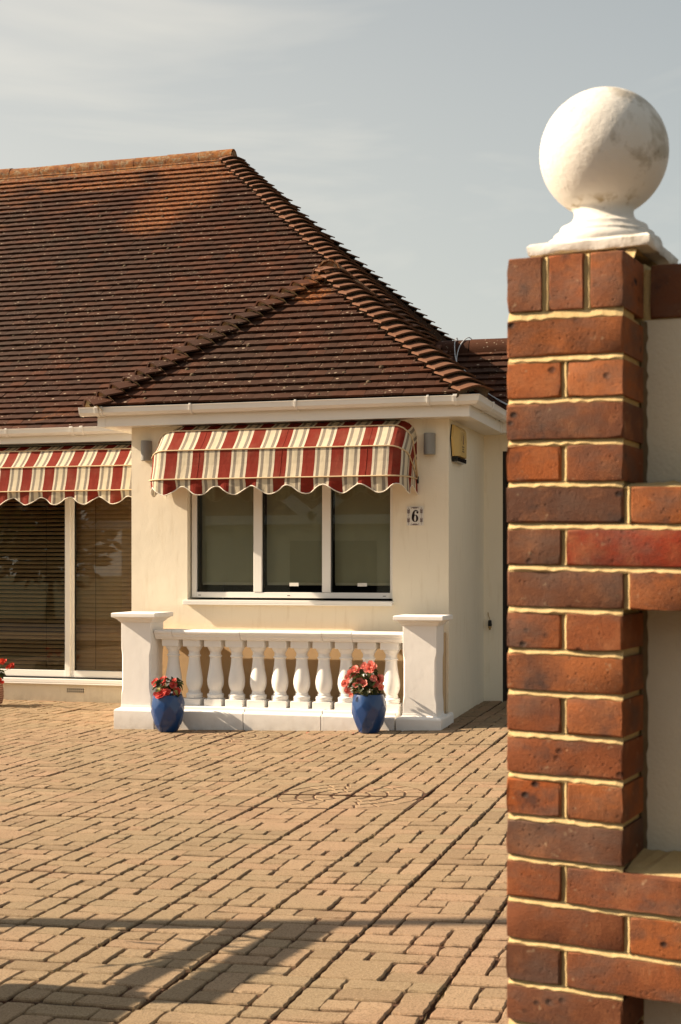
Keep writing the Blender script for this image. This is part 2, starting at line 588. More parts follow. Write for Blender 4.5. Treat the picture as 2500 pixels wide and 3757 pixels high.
def mk_tile():
    m = N('brown clay roof tile')
    r = m.rand()
    base = m.ramp(r, [(0, (0.0414, 0.01294, 0.004583)), (0.3, (0.05914, 0.01737, 0.005544)), (0.6, (0.03844, 0.01368, 0.005322)), (0.85, (0.07096, 0.02107, 0.006801)), (1, (0.08279, 0.02439, 0.007762))])
    xyz = m.sep()
    # weather-darkened bands of the big slope
    w1 = m.noise(0.75, 4, vec=m.map((1, 0.5, 0.5)))
    base = m.mix(m.math('MULTIPLY', m.step(w1, 0.47, 0.66), 0.45), base, (0.0352, 0.01584, 0.00748, 1))
    def soot(cx, cy, cz, r0, r1):
        d = m.n('ShaderNodeVectorMath', operation='DISTANCE')
        m.l(m.pos, d.inputs[0])
        d.inputs[1].default_value = (cx, cy, cz)
        k = m.n('ShaderNodeMapRange', clamp=True, interpolation_type='SMOOTHSTEP')
        m.l(m.math('ADD', d.outputs['Value'], m.math('MULTIPLY', m.math('SUBTRACT', m.noise(1.2, 4), 0.5), 1.6)), k.inputs[0])
        k.inputs[1].default_value = r1
        k.inputs[2].default_value = r0
        return k.outputs[0]
    sm = m.math('MAXIMUM', soot(-8.1, 15.0, 4.6, .7, 2.1), m.math('MAXIMUM', soot(-4.7, 12.0, 3.25, .1, .75), soot(-3.5, 12.0, 3.25, .1, .70)))
    base = m.mix(m.math('MULTIPLY', sm, 0.38), base, (0.030, 0.0145, 0.0065, 1))
    # moss and soot in blotches
    w2 = m.noise(2.6, 5, 0.65, vec=m.map(loc=(3, 8, 1)))
    base = m.mix(m.math('MULTIPLY', m.step(w2, 0.58, 0.72), 0.55), base, (0.0352, 0.02288, 0.01056, 1))
    # orange lichen: thick under the ridge, in patches elsewhere
    up = m.n('ShaderNodeMapRange', clamp=True)
    m.l(xyz[2], up.inputs[0])
    up.inputs[1].default_value = 5.5
    up.inputs[2].default_value = 6.75
    up.inputs[3].default_value = 0.0
    up.inputs[4].default_value = 0.29
    lx = m.noise(1.5, 6, 0.6, vec=m.map((1.0, 1.5, 1.5), loc=(2.2, 0, 0)), dist=0.5)
    lich = m.step(m.math('ADD', lx, up.outputs[0]), 0.66, 0.80)
    fine = m.step(m.noise(38, 5, 0.75), 0.42, 0.56)
    def blob(cx, cy, cz, r_):
        d = m.n('ShaderNodeVectorMath', operation='DISTANCE')
        m.l(m.pos, d.inputs[0])
        d.inputs[1].default_value = (cx, cy, cz)
        k = m.n('ShaderNodeMapRange', clamp=True)
        m.l(m.math('ADD', d.outputs['Value'], m.math('MULTIPLY', m.math('SUBTRACT', m.noise(3.5, 4), 0.5), 0.55)), k.inputs[0])
        k.inputs[1].default_value = r_
        k.inputs[2].default_value = r_ * .55
        k.inputs[3].default_value = 0.0
        k.inputs[4].default_value = 1.0
        return k.outputs[0]
    spots = m.math('MAXIMUM', blob(-6.95, 16.62, 6.06, .60), m.math('MAXIMUM', blob(-7.12, 16.2, 5.69, .45), m.math('MAXIMUM', blob(-3.98, 12.97, 4.13, .20), blob(-4.0, 12.80, 3.97, .19))))
    lich = m.math('MAXIMUM', lich, spots)
    lm = m.math('MULTIPLY', m.math('MULTIPLY', lich, fine), 0.85)
    oc = m.mix(m.noise(9, 4), (0.3168, 0.0748, 0.01056, 1), (0.264, 0.132, 0.0484, 1))
    base = m.mix(lm, base, oc)
    crust = m.math('MULTIPLY', m.math('MULTIPLY', m.step(m.noise(30, 5, 0.75, vec=m.map(loc=(4, 4, 9))), 0.58, 0.66), m.step(up.outputs[0], 0.12, 0.34)), 0.8)
    base = m.mix(crust, base, (0.2904, 0.22, 0.132, 1))
    # pale crust spots
    sp = m.voro(9.5, m.map((1, 1, 1.3)))
    keep = m.step(m.noise(5, 2, vec=m.map(loc=(5, 5, 5))), 0.44, 0.52)
    ws = m.math('MULTIPLY', m.ramp(sp, [(0.11, (1, 1, 1)), (0.15, (0, 0, 0))]), keep)
    sp2 = m.voro(26)
    keep2 = m.step(m.noise(3.3, 3, vec=m.map(loc=(1, 5, 2))), 0.46, 0.58)
    ws2 = m.math('MULTIPLY', m.ramp(sp2, [(0.13, (1, 1, 1)), (0.2, (0, 0, 0))]), keep2)
    base = m.mix(m.math('MULTIPLY', m.math('MAXIMUM', ws, m.math('MULTIPLY', ws2, 0.75)), 0.8), base, (0.3872, 0.2992, 0.2112, 1))
    gr = m.noise(170, 3, 0.7)
    base = m.mix(m.math('MULTIPLY', gr, 0.35), base, m.hsv(base, v=0.62))
    b = m.bump(m.noise(110, 4, 0.7), 0.5, 0.004)
    b = m.bump(m.noise(14, 4), 0.3, 0.008, b)
    return m.done(base, 0.85, b, 0.25)


M['tile'] = mk_tile()
M['shade_mortar'] = simple('shade dark gap mortar', (.10, .075, .05, 1), .95, .45, 60, .7, 120)  # shade of the gaps under right-hand hip tiles, put into the mortar colour
M['bonnet'] = simple('paler hip tile clay', (.135, .058, .028, 1), .85, .35, 18, .4, 120)


def mk_ridge():
    m = N('lichen covered ridge tile')
    base = m.mix(m.rand(), (0.136, 0.052, 0.0224, 1), (0.168, 0.06, 0.024, 1))
    n = m.noise(7, 6, 0.65)
    base = m.mix(m.math('MULTIPLY', m.step(n, 0.40, 0.56), 0.8), base, (0.288, 0.112, 0.028, 1))
    n2 = m.noise(16, 6, 0.7, vec=m.map(loc=(5, 1, 2)))
    base = m.mix(m.math('MULTIPLY', m.step(n2, 0.50, 0.62), 0.75), base, (0.288, 0.232, 0.144, 1))
    n3 = m.noise(24, 6, 0.7, vec=m.map(loc=(1, 7, 2)))
    base = m.mix(m.math('MULTIPLY', m.step(n3, 0.54, 0.66), 0.85), base, (0.048, 0.036, 0.0224, 1))
    return m.done(base, 0.9, m.bump(m.noise(60, 5, 0.7), 0.8, 0.008), 0.2)


M['ridge'] = mk_ridge()


def mk_awning():
    m = N('striped awning canvas')
    uv = m.n('ShaderNodeUVMap')
    u = m.sep(uv.outputs[0])[0]
    f = m.math('FRACT', u)
    red, cr_, gy, cw = (0.2115, 0.0252, 0.0144), (0.666, 0.594, 0.45), (0.189, 0.162, 0.1305), (0.63, 0.549, 0.396)
    c = m.ramp(f, [(0, red), (0.405, cr_), (0.48, gy), (0.585, cw), (0.775, gy), (0.885, cr_), (0.97, red)], 'CONSTANT')
    # fine thread lines in the grey bands
    th = m.math('FRACT', m.math('MULTIPLY', u, 66.0))
    isg = m.ramp(f, [(0, (0, 0, 0)), (0.48, (1, 1, 1)), (0.585, (0, 0, 0)), (0.775, (1, 1, 1)), (0.885, (0, 0, 0))], 'CONSTANT')
    c = m.mix(m.math('MULTIPLY', m.math('MULTIPLY', isg, m.math('GREATER_THAN', th, 0.5)), 0.4), c, (0.558, 0.486, 0.378, 1))
    c = m.mix(m.math('MULTIPLY', m.step(m.noise(5, 5), 0.5, 0.8), 0.22), c, (0.297, 0.216, 0.135, 1))
    b = m.bump(m.noise(500, 2), 0.25, 0.001)
    b = m.bump(m.noise(5, 3, vec=m.map((3, 1, 1))), 0.22, 0.03, b)
    m.done(c, 0.85, b, 0.15)
    tl = m.n('ShaderNodeBsdfTranslucent')
    m.l(c, tl.inputs['Color'])
    mx = m.n('ShaderNodeMixShader')
    mx.inputs[0].default_value = 0.18
    m.t.links.new(m.b.outputs[0], mx.inputs[1])
    m.t.links.new(tl.outputs[0], mx.inputs[2])
    m.t.links.new(mx.outputs[0], m.out.inputs['Surface'])
    return m.mat


M['awning'] = mk_awning()


def mk_pot():
    m = N('blue glazed pot')
    c = m.mix(m.noise(8, 4), (0.003, 0.030, 0.125, 1), (0.006, 0.048, 0.165, 1))
    c = m.mix(m.step(m.noise(30, 5, 0.7), 0.60, 0.75), c, (0.010, 0.024, 0.075, 1))
    return m.done(c, 0.30, m.bump(m.noise(35, 3), 0.12, 0.004), 0.5, 0.35)


M['pot_blue'] = mk_pot()


def mk_striped_pot():
    m = N('brown ribbed pot')
    z = m.sep()[2]
    f = m.math('FRACT', m.math('MULTIPLY', m.math('ADD', z, m.math('MULTIPLY', m.noise(9, 2), 0.01)), 46))
    c = m.ramp(f, [(0, (0.10, 0.045, 0.035)), (0.45, (0.28, 0.15, 0.115)), (0.7, (0.42, 0.27, 0.2)), (1, (0.12, 0.05, 0.04))])
    return m.done(c, 0.8, m.bump(f, 0.6, 0.006), 0.2)


M['pot_brown'] = mk_striped_pot()


def mk_petal(name, c1, c2, edge):
    m = N(name)
    c = m.mix(m.rand(), c1, c2)
    c = m.mix(m.step(m.noise(70, 3), 0.52, 0.70), c, edge)
    m.done(c, 0.6, None, 0.25)
    tl = m.n('ShaderNodeBsdfTranslucent')
    m.l(c, tl.inputs['Color'])
    mx = m.n('ShaderNodeMixShader')
    mx.inputs[0].default_value = 0.3
    m.t.links.new(m.b.outputs[0], mx.inputs[1])
    m.t.links.new(tl.outputs[0], mx.inputs[2])
    m.t.links.new(mx.outputs[0], m.out.inputs['Surface'])
    return m.mat


M['petal_rose'] = mk_petal('coral red petal', (0.66, 0.07, 0.055, 1), (0.80, 0.15, 0.12, 1), (0.88, 0.30, 0.25, 1))
M['petal_pink'] = mk_petal('salmon pink petal', (0.78, 0.16, 0.12, 1), (0.85, 0.32, 0.26, 1), (0.90, 0.46, 0.36, 1))
M['petal_red'] = mk_petal('scarlet petal', (0.50, 0.03, 0.012, 1), (0.62, 0.06, 0.03, 1), (0.75, 0.14, 0.08, 1))
M['leaf'] = mk_petal('dark green leaf', (0.022, 0.032, 0.008, 1), (0.055, 0.06, 0.016, 1), (0.09, 0.085, 0.025, 1))
M['leaf_light'] = mk_petal('yellow green leaf', (0.30, 0.27, 0.07, 1), (0.40, 0.33, 0.12, 1), (0.5, 0.45, 0.2, 1))
M['bud'] = mk_petal('tan dry bud', (0.40, 0.23, 0.10, 1), (0.55, 0.33, 0.17, 1), (0.6, 0.42, 0.25, 1))
M['weed'] = mk_petal('dry weed', (0.16, 0.11, 0.04, 1), (0.22, 0.16, 0.07, 1), (0.12, 0.10, 0.03, 1))


# ------------------------------------------------------------------ ground
def gz(X, Y):
    X = min(max(X, -5.5), 2.5)
    Y = min(max(Y, 2.0), 15.0)
    return .01625 * Y + .04149 * X + .0034974 * (X + 1) ** 2 + .0030686 * (X + 1) * (Y - 9) + .00082926 * (Y - 9) ** 2


def gslope(X, Y):
    e = 0.05
    a = (gz(X + e, Y) - gz(X - e, Y)) / (2 * e)
    b = (gz(X, Y + e) - gz(X, Y - e)) / (2 * e)
    zx = Vector((-a, -b, 1)).normalized()
    xx = Vector((1, 0, a)).normalized()
    yy = zx.cross(xx)
    return Matrix((xx, yy, zx)).transposed()


g = MB()
for x0, x1, y0, y1 in ((-200, 200, -200, 1.2), (-200, -11, 1.2, 200), (4, 200, 1.2, 200), (-11, 4, 22, 200)):
    g.face([(x0, y0, -.42), (x1, y0, -.42), (x1, y1, -.42), (x0, y1, -.42)])
g.face([(-200, -200, -.43), (200, -200, -.43), (200, 200, -.43), (-200, 200, -.43)])
tag(g.build('ground', M['soil_ground']), kind='structure')
g = MB()
g.box(-80, 80, -9, -2.2, -.60, -.21)
tag(g.build('road', M['asphalt']), kind='structure')
g = MB()
g.box(-80, 80, -2.2, .6, -.60, -.09)
tag(g.build('pavement', M['paver'], bevel=.01), kind='structure')

# driveway bed (joint sand) with the paving slabs as its parts
SX0, SY0, SL = -2.3141, 10.8451, .45
g = MB()
nx, ny = 40, 50
vs = []
for j in range(ny + 1):
    for i in range(nx + 1):
        x = -11 + 15 * i / nx
        y = .6 + 21.4 * j / ny
        vs.append((x, y, gz(x, y) - .017))
fs = [(j * (nx + 1) + i, j * (nx + 1) + i + 1, (j + 1) * (nx + 1) + i + 1, (j + 1) * (nx + 1) + i) for j in range(ny) for i in range(nx)]
g.mesh_part(vs, fs)
drive = g.build('driveway', M['joint'], smooth='full')
tag(drive, kind='structure')


def block_poly(mb, poly, gap, top, jit):
    """one moulded block of a slab: rough-edged polygon, chamfered, standing proud of the slab's grooves"""
    n = len(poly)
    cx = sum(p[0] for p in poly) / n
    cy = sum(p[1] for p in poly) / n
    pts = []
    for i in range(n):
        a, b = Vector(poly[i]), Vector(poly[(i + 1) % n])
        L = (b - a).length
        k = max(1, int(L / .032))
        for t in range(k):
            p = a.lerp(b, t / k)
            corner = t == 0
            d = Vector((cx, cy)) - p
            inn = d.normalized() * (gap * (.55 if not corner else .95))
            # move inwards along both axes
            p = Vector((p.x + math.copysign(min(abs(d.x), gap * .42), d.x), p.y + math.copysign(min(abs(d.y), gap * .95), d.y)))
            p += Vector((random.uniform(-jit, jit), random.uniform(-jit, jit)))
            if corner:
                p += d.normalized() * random.uniform(.001, .006)
            pts.append(p)
    n = len(pts)
    c = Vector((cx, cy))
    rings = []
    tz = top + random.uniform(-.0015, .0015)
    for ins, z in ((0, -.03), (0, tz - .005), (.005, tz)):
        rings.append([(p + (c - p).normalized() * ins) for p in pts])
        rings[-1] = [(q.x, q.y, z) for q in rings[-1]]
    b = len(mb.v)
    mb.v += [p for r in rings for p in r]
    for a in range(2):
        for i in range(n):
            j = (i + 1) % n
            mb.f.append((b + a * n + i, b + a * n + j, b + (a + 1) * n + j, b + (a + 1) * n + i))
            mb.m.append(0)
            mb.uv.append(None)
    mb.f.append(tuple(b + 2 * n + i for i in range(n)))
    mb.m.append(0)
    mb.uv.append(None)


PATS = [  # rectangles on a 4 x 4 grid (x, y, w, h)
    [(0, 0, 2, 1), (2, 0, 1, 2), (3, 0, 1, 1), (0, 1, 1, 2), (1, 1, 1, 1), (3, 1, 1, 2), (1, 2, 2, 1), (0, 3, 1, 1), (1, 3, 2, 1), (3, 3, 1, 1)],
    [(0, 0, 1, 1), (1, 0, 2, 1), (3, 0, 1, 2), (0, 1, 2, 1), (2, 1, 1, 2), (0, 2, 1, 2), (1, 2, 1, 1), (1, 3, 1, 1), (2, 3, 2, 1), (3, 2, 1, 1)],
    [(0, 0, 2, 2), (2, 0, 2, 1), (2, 1, 1, 1), (3, 1, 1, 2), (0, 2, 1, 1), (1, 2, 2, 1), (0, 3, 2, 1), (2, 3, 1, 1), (3, 3, 1, 1)],
    [(0, 0, 1, 2), (1, 0, 2, 1), (3, 0, 1, 1), (1, 1, 1, 1), (2, 1, 2, 1), (0, 2, 2, 1), (2, 2, 1, 2), (3, 2, 1, 1), (0, 3, 1, 1), (1, 3, 1, 1), (3, 3, 1, 1)],
]


def slab_mesh(kind, ea=.0045, bed=-.0095):
    mb = MB()
    h = SL / 2
    eb = .0042
    mb.box(-h + ea, h - ea, -h + eb, h - eb, -.045, bed, 1)
    if kind < len(PATS) * 2:
        q = SL / 4
        for x, y, ww, hh in PATS[kind % len(PATS)]:
            wob = lambda: random.uniform(-.006, .006)
            X0 = -h + x * q + (ea if x == 0 else wob())
            X1 = -h + (x + ww) * q - (ea if x + ww == 4 else wob())
            Y0 = -h + y * q + (eb if y == 0 else wob())
            Y1 = -h + (y + hh) * q - (eb if y + hh == 4 else wob())
            block_poly(mb, [(X0, Y0), (X1, Y0), (X1, Y1), (X0, Y1)], .0080, 0, .0030)
    else:                        # quarter of a circle of setts, centre at the (-, -) corner
        rr = [0.02, .11, .215, .32, .43]
        for k in range(4):
            nseg = [1, 3, 4, 5][k]
            for s in range(nseg):
                a0, a1 = math.pi / 2 * s / nseg, math.pi / 2 * (s + 1) / nseg
                m_ = 4
                pts = [(rr[k + 1] * math.cos(a0 + (a1 - a0) * t / m_), rr[k + 1] * math.sin(a0 + (a1 - a0) * t / m_)) for t in range(m_ + 1)]
                pts += [(rr[k] * math.cos(a1 - (a1 - a0) * t / m_), rr[k] * math.sin(a1 - (a1 - a0) * t / m_)) for t in range(m_ + 1)]
                block_poly(mb, [(-h + .006 + x, -h + .004 + y) for x, y in pts], .0055, 0, .001)
        e = SL - .012
        arc = [(.438 * math.cos(t), .438 * math.sin(t)) for t in [R(78 - 66 * i / 6) for i in range(7)]]
        block_poly(mb, [(-h + .006 + x, -h + .004 + y) for x, y in [(.10, e), *arc, (e, .10), (e, e)]][0:], .006, 0, .001)
    me = mb.mesh('paving_slab')
    me.materials.append(M['paver'])
    me.materials.append(M['joint'])
    me.polygons.foreach_set('material_index', mb.m)
    import bmesh
    bm = bmesh.new()
    bm.from_mesh(me)
    bmesh.ops.recalc_face_normals(bm, faces=bm.faces)
    bm.to_mesh(me)
    bm.free()
    return me


SLABS = [slab_mesh(k) for k in range(8)]
TIGHT = [slab_mesh(k, .0020) for k in range(8)]
ARC = slab_mesh(99, bed=-.0045)
RZ = {k: Matrix.Rotation(k * math.pi / 2, 3, 'Z') for k in range(4)}
CIRC = {(0, 6), (-4, 0)}
ct, stn = math.cos(YAW), math.sin(YAW)


def proj(X, Y, Z):
    xc, zc = X * ct + Y * stn, -X * stn + Y * ct
    return 1250 + 5218 * xc / zc, 2075 - 5218 * (Z - CAM_H) / zc


slab_n = 0
far = MB()
for j in range(-8, 18):
    for i in range(-19, 8):
        X, Y = SX0 + (i + .5) * SL, SY0 - (j - .5) * SL
        if Y > 13.5 or Y < 3.2:
            continue
        if -5.25 < X < -2.6 and Y > 11.62 or (Y > 13.45):
            continue
        u, v_ = proj(X, Y, gz(X, Y))
        beside = not (-330 < u < 2150 and v_ < 4150)
        me, rot = random.choice(SLABS if i >= -1 else TIGHT), RZ[random.choice((0, 2))]
        for (ci, cj) in CIRC:
            if i in (ci, ci - 1) and j in (cj, cj + 1):
                me = ARC
                rot = RZ[{(ci, cj): 0, (ci - 1, cj): 1, (ci - 1, cj + 1): 2, (ci, cj + 1): 3}[(i, j)]]
        tl = Matrix.Rotation(R(random.gauss(0, .25)), 3, 'X') @ Matrix.Rotation(R(random.gauss(0, .3)), 3, 'Y') @ Matrix.Rotation(R(random.gauss(0, .25)), 3, 'Z')
        q = Vector((X + random.gauss(0, .0012), Y + random.gauss(0, .0012), gz(X, Y) + random.gauss(0, .0018)))
        rm = gslope(X, Y) @ tl @ rot
        if beside:               # slabs beyond the frame's edges, joined
            b0_ = len(far.v)
            far.v += [tuple(rm @ v.co + q) for v in me.vertices]
            for pl in me.polygons:
                far.f.append(tuple(b0_ + k for k in pl.vertices))
                far.m.append(pl.material_index)
                far.uv.append(None)
            continue
        place('paving_slab', me, drive, q, rm)
        slab_n += 1
fo = far.build('paving_slab', [M['paver'], M['joint']], drive, fix=False)
fo['kind'] = 'stuff'

# dry weeds in the long joints
g = MB()
for li in (-3, -1, 0, 0, 1, 1, 2, 3):
    x = SX0 + li * SL
    for c_ in range(9):
        y0 = random.uniform(4, 10.5)
        for k in range(random.randint(4, 16)):
            y = y0 + random.gauss(0, .05)
            b_ = Vector((x + random.gauss(0, .005), y, gz(x, y) - .012))
            d = Vector((random.gauss(0, .016), random.gauss(0, .016), random.uniform(.012, .03)))
            s_ = Vector((d.y, -d.x, 0)).normalized() * .0014
            g.face([b_ - s_, b_ + s_, b_ + d])
tag(g.build('weeds', M['weed'], fix=False), 'dry weed tufts growing in the long paving joints', 'weeds', kind='stuff')

# ------------------------------------------------------------------ the bungalow
WY, WXL, WXR, WZ = 11.79, -5.41, -2.495, 2.66     # bay front wall
MY = 13.27                                          # main front wall
house = thing('bungalow', (-5.4, 13.27, 0), 'cream painted bungalow with hipped brown tile roof and projecting bay window', 'house')

OX0, OX1, OZ0, OZ1 = -4.868, -2.982, 1.105, 2.36    # bay window opening
g = MB()
T = .28
g.box(WXL, OX0, WY, WY + T, -.2, WZ)
g.box(OX1, WXR, WY, WY + T, -.2, WZ)
g.box(OX0, OX1, WY, WY + T, -.2, OZ0)
g.box(OX0, OX1, WY, WY + T, OZ1, WZ)
g.box(WXL, WXL + T, WY + T, MY, -.2, WZ)
g.box(WXR - T, WXR, WY + T, 22, -.2, WZ)
g.box(WXL, -5.2, MY, MY + T, -.2, WZ)                # main front right of patio doors
g.box(-12, WXL, MY, MY + T, -.2, .225)               # under the patio doors
g.box(-12, WXL, MY, MY + T, 2.42, WZ)
g.box(-12, -9.4, MY, MY + T, .225, 2.42)
g.box(WXR, -2.315, 13.42, 13.70, -.1, WZ)            # set-back front to the right, with the side door
g.box(-2.315, -1.45, 13.42, 13.70, 2.50, WZ)
g.box(-1.45, 1.5, 13.42, 13.70, -.1, WZ)
g.box(-12, -11.7, MY + T, 21.8, -.2, WZ)
g.box(-12, WXR - T, 21.7, 22, -.2, WZ)
wall = g.build('wall', M['cream'], house)
g = MB()
g.box(-11.6, -2.9, 15.6, 15.7, -.1, 2.64)
g.box(-11.6, -5.0, MY + T + .02, 15.6, 2.60, 2.645)
g.box(-5.1, -2.80, WY + T + .02, 15.6, 2.60, 2.645)
g.box(-11.6, -5.15, MY + T + .02, 15.6, .02, .06)
g.box(-5.12, -2.80, WY + T + .02, 15.6, .02, .06)
g.build('interior', M['dark_room'], house)
g = MB()
g.box(-2.315, -1.45, 13.60, 13.64, .0, 2.5)
g.box(-2.315, -2.285, 13.43, 13.60, .0, 2.5, 1)
g.build('side_door', [M['dark_room'], M['dark_room']], house)
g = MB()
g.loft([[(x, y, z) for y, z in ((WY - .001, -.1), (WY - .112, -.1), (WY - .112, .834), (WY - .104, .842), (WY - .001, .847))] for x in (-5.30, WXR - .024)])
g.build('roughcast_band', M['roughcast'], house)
# corner bead of the bay
g = MB()
g.box(WXR - .022, WXR + .004, WY - .004, WY + .02, .1, WZ - .01)
g.build('corner_bead', M['cream'], house, bevel=.003)

# bay window
g = MB()
FY0, FY1 = WY + .062, WY + .13
fx0, fx1 = -4.853, -2.985
m1, m2 = (-4.265, -4.187), (-3.631, -3.554)
zb, zt = 1.128, 2.35
g.box(fx0, fx0 + .047, FY0, FY1, zb, zt)
g.box(fx1 - .035, fx1, FY0, FY1, zb, zt)
for a, b in (m1, m2):
    g.box(a, b, FY0 - .004, FY1, zb + .052, zt - .05)
g.box(fx0 + .047, fx1 - .035, FY0, FY1, zb, zb + .05)
g.box(fx0 + .047, fx1 - .035, FY0, FY1, zt - .05, zt)
win = g.build('window', M['upvc'], house, bevel=.004)
g = MB()
g.box(-4.892, -2.972, WY - .055, WY + .064, 1.078, 1.108)
g.box(-4.892, -2.972, WY - .055, WY - .045, 1.066, 1.078)
g.build('sill', M['upvc'], win, bevel=.004)
PANES = [(-4.806, m1[0]), (m1[1], m2[0]), (m2[1], -3.02)]
for k, (a, b) in enumerate(PANES):
    g = MB()
    g.box(a, b, WY + .098, WY + .104, zb + .05, zt - .05)
    g.build('pane', M['glass'], win)
    g = MB()
    for x0, x1 in ((a, a + .008), (b - .003, b)):
        g.box(x0, x1, WY + .082, WY + .097, zb + .05, zt - .05)
    g.box(a + .008, b - .003, WY + .082, WY + .097, zb + .05, zb + .053)
    g.build('gasket', M['black'], win)
    if k:
        g = MB()
        c = (a + b) / 2 - (.0 if k == 1 else 0) + .01
        g.box(c - .042, c + .042, WY + .0945, WY + .0975, 1.232, 1.262)
        g.build('sticker', M['sticker'], win)
    g = MB()
    for sx in ((a + .03,) if k == 0 else (a + .25,) if k == 1 else (b - .05,)):
        g.box(sx - .013, sx + .013, FY0 - .0015, FY0 + .002, zb + .019, zb + .024)
    g.build('drain_slot', M['black'], win)
for (a, b), w_ in zip(PANES, ('left', 'middle', 'right')):
    t = thing('roller_blind', ((a + b) / 2, WY + .2, 2.3), 'grey green roller blind drawn down behind the %s pane of the bay window' % w_, 'blind', 'roller blinds behind the bay window')
    g = MB()
    nn = 14
    g.mesh_part([(a + .0 + (b - a) * i / nn, WY + .20 + .002 * math.sin(i * 1.9), z) for z in (1.262, 2.32) for i in range(nn + 1)],
                [(i, i + 1, nn + 2 + i, nn + 1 + i) for i in range(nn)])
    g.build('fabric', M['roller'], t, smooth='full')
    g = MB()
    g.box(a + .005, b - .005, WY + .193, WY + .207, 1.238, 1.262)
    g.build('bottom_bar', M['blind_bar'], t, bevel=.003)
    g = MB()
    g.tube([(a, WY + .22, 2.34), (b, WY + .22, 2.34)], .022, 10)
    g.build('roller', M['upvc'], t, smooth=True)

# patio doors
g = MB()
PX0, PX1 = -9.4, -5.47
g.box(PX0, PX1, MY + .02, MY + .10, .262, .33)
g.box(PX0, PX1, MY + .02, MY + .10, 2.34, 2.42)
g.box(PX0, PX0 + .07, MY + .02, MY + .10, .33, 2.34)
g.box(PX1 - .04, PX1, MY + .02, MY + .10, .33, 2.34)
pd = g.build('patio_door', M['upvc'], house, bevel=.004)
g = MB()
g.box(-6.845, -6.785, MY + .012, MY + .062, .263, 2.35)
g.box(-6.785, -6.755, MY + .03, MY + .085, .30, 2.35)
g.build('meeting_stile', M['upvc'], pd, bevel=.005)
g = MB()
g.box(PX0, PX1, MY - .05, MY + .06, .205, .247)
g.box(PX0, PX1, MY - .05, MY - .04, .19, .205)
g.build('sill', M['upvc'], pd, bevel=.005)
g = MB()
g.box(PX0, PX1, MY + .0, MY + .06, .247, .262)
g.build('track', M['black'], pd)
for a, b, y in ((PX0 + .07, -6.845, MY + .04), (-6.755, PX1 - .04, MY + .065)):
    g = MB()
    g.box(a, b, y, y + .006, .33, 2.34)
    g.build('pane', M['glass'], pd)
    g = MB()
    g.box(a, a + .012, y - .008, y - .001, .33, 2.34)
    g.build('gasket', M['black'], pd)

# venetian blinds behind the patio doors: every slat a part
for a, b, tilt, lab in ((-9.3, -6.82, 38, 'brown venetian blind half open behind the left patio door pane'), (-6.79, -5.46, 70, 'brown venetian blind closed behind the right patio door pane')):
    t = thing('venetian_blind', ((a + b) / 2, MY + .16, .3), lab, 'blind', 'venetian blinds behind the patio doors')
    me = None
    z = .352
    while z < 2.33:
        if me is None:
            g = MB()
            L = b - a
            prof = [(-.024, 0), (-.012, .003), (0, .004), (.012, .003), (.024, 0), (.024, -.002), (.012, .001), (0, .002), (-.012, .001), (-.024, -.002)]
            nn = 6
            g.loft([[(-L / 2 + L * k / nn, p, q + .0015 * math.sin(k * 2.1)) for p, q in prof] for k in range(nn + 1)])
            me = g.mesh('slat')
            me.materials.append(M['slat'])
        place('slat', me, t, ((a + b) / 2, MY + .155, z), Matrix.Rotation(R(tilt + random.gauss(0, 1.6)), 3, 'X') @ Matrix.Rotation(R(random.gauss(0, .06)), 3, 'Y'))
        z += .0437
    g = MB()
    for q in (.12, .5, .88) if b - a > 2 else (.18, .74):
        x = a + (b - a) * q
        g.tube([(x, MY + .128, .34), (x, MY + .128, 2.34)], .0022, 4)
    g.build('ladder_cord', M['dark_room'], t)
    g = MB()
    g.box(a, b, MY + .13, MY + .18, 2.335, 2.38)
    g.build('head_rail', M['slat'], t)

# air brick below the patio door
g = MB()
vx0, vx1, vz0, vz1 = -6.815, -6.612, .103, .160
g.box(vx0, vx1, MY - .006, MY + .001, vz0, vz1)
av = g.build('air_vent', M['cream'], house, bevel=.002)
g = MB()
for r_ in range(2):
    for c_ in range(9):
        x = vx0 + .014 + c_ * .0222
        z = vz0 + .009 + r_ * .024
        g.box(x - .0065, x + .0065, MY - .008, MY - .0055, z - .002, z + .014)
h_ = g.build('vent_hole', M['dark_room'], av)
h_['kind'] = 'stuff'

# ------------------------------------------------------------------ fascia, soffit, gutters
FZ0, FZ1 = 2.648, 2.80
BXL, BXR, BY, RYE, MFY = -5.635, -2.275, 11.57, 13.15, 13.05
g = MB()
g.box(BXL, BXR, BY, BY + .018, FZ0, FZ1)
g.box(BXL, BXL + .018, BY + .018, MFY, FZ0, FZ1)
g.box(BXR - .018, BXR, BY + .018, 21.9, FZ0, FZ1)
g.box(-12, BXL, MFY, MFY + .018, FZ0 + .012, FZ1)
g.box(BXR, 2, RYE, RYE + .018, FZ0, FZ1)
fas = g.build('fascia', M['upvc'], house, bevel=.003)
for q in ((BXL - .003, BXL + .075, BY - .004, BY + .02, FZ0 - .003, FZ1 - .01), (BXR - .075, BXR + .0035, BY - .004, BY + .0195, FZ0 - .003, FZ1 - .01),
          (BXR - .02, BXR + .004, BY + .02, BY + .07, FZ0 - .003, FZ1 - .01), (BXR - .02, BXR + .006, RYE - .05, RYE - .001, FZ0 - .004, FZ1 - .01)):
    g = MB()
    g.box(*q)
    g.build('corner_trim', M['upvc'], fas, bevel=.002)
g = MB()
g.box(BXL + .018, BXR - .018, BY + .018, WY, FZ0 + .008, FZ0 + .016)
g.box(WXR, BXR - .018, WY, 13.42, FZ0 + .008, FZ0 + .016)
g.box(BXL + .018, WXL, WY, MY, FZ0 + .008, FZ0 + .016)
g.box(-12, BXL, MFY + .018, MY, FZ0 + .02, FZ0 + .028)
g.box(WXR, 2, RYE + .018, 13.42, FZ0 + .0085, FZ0 + .0165)
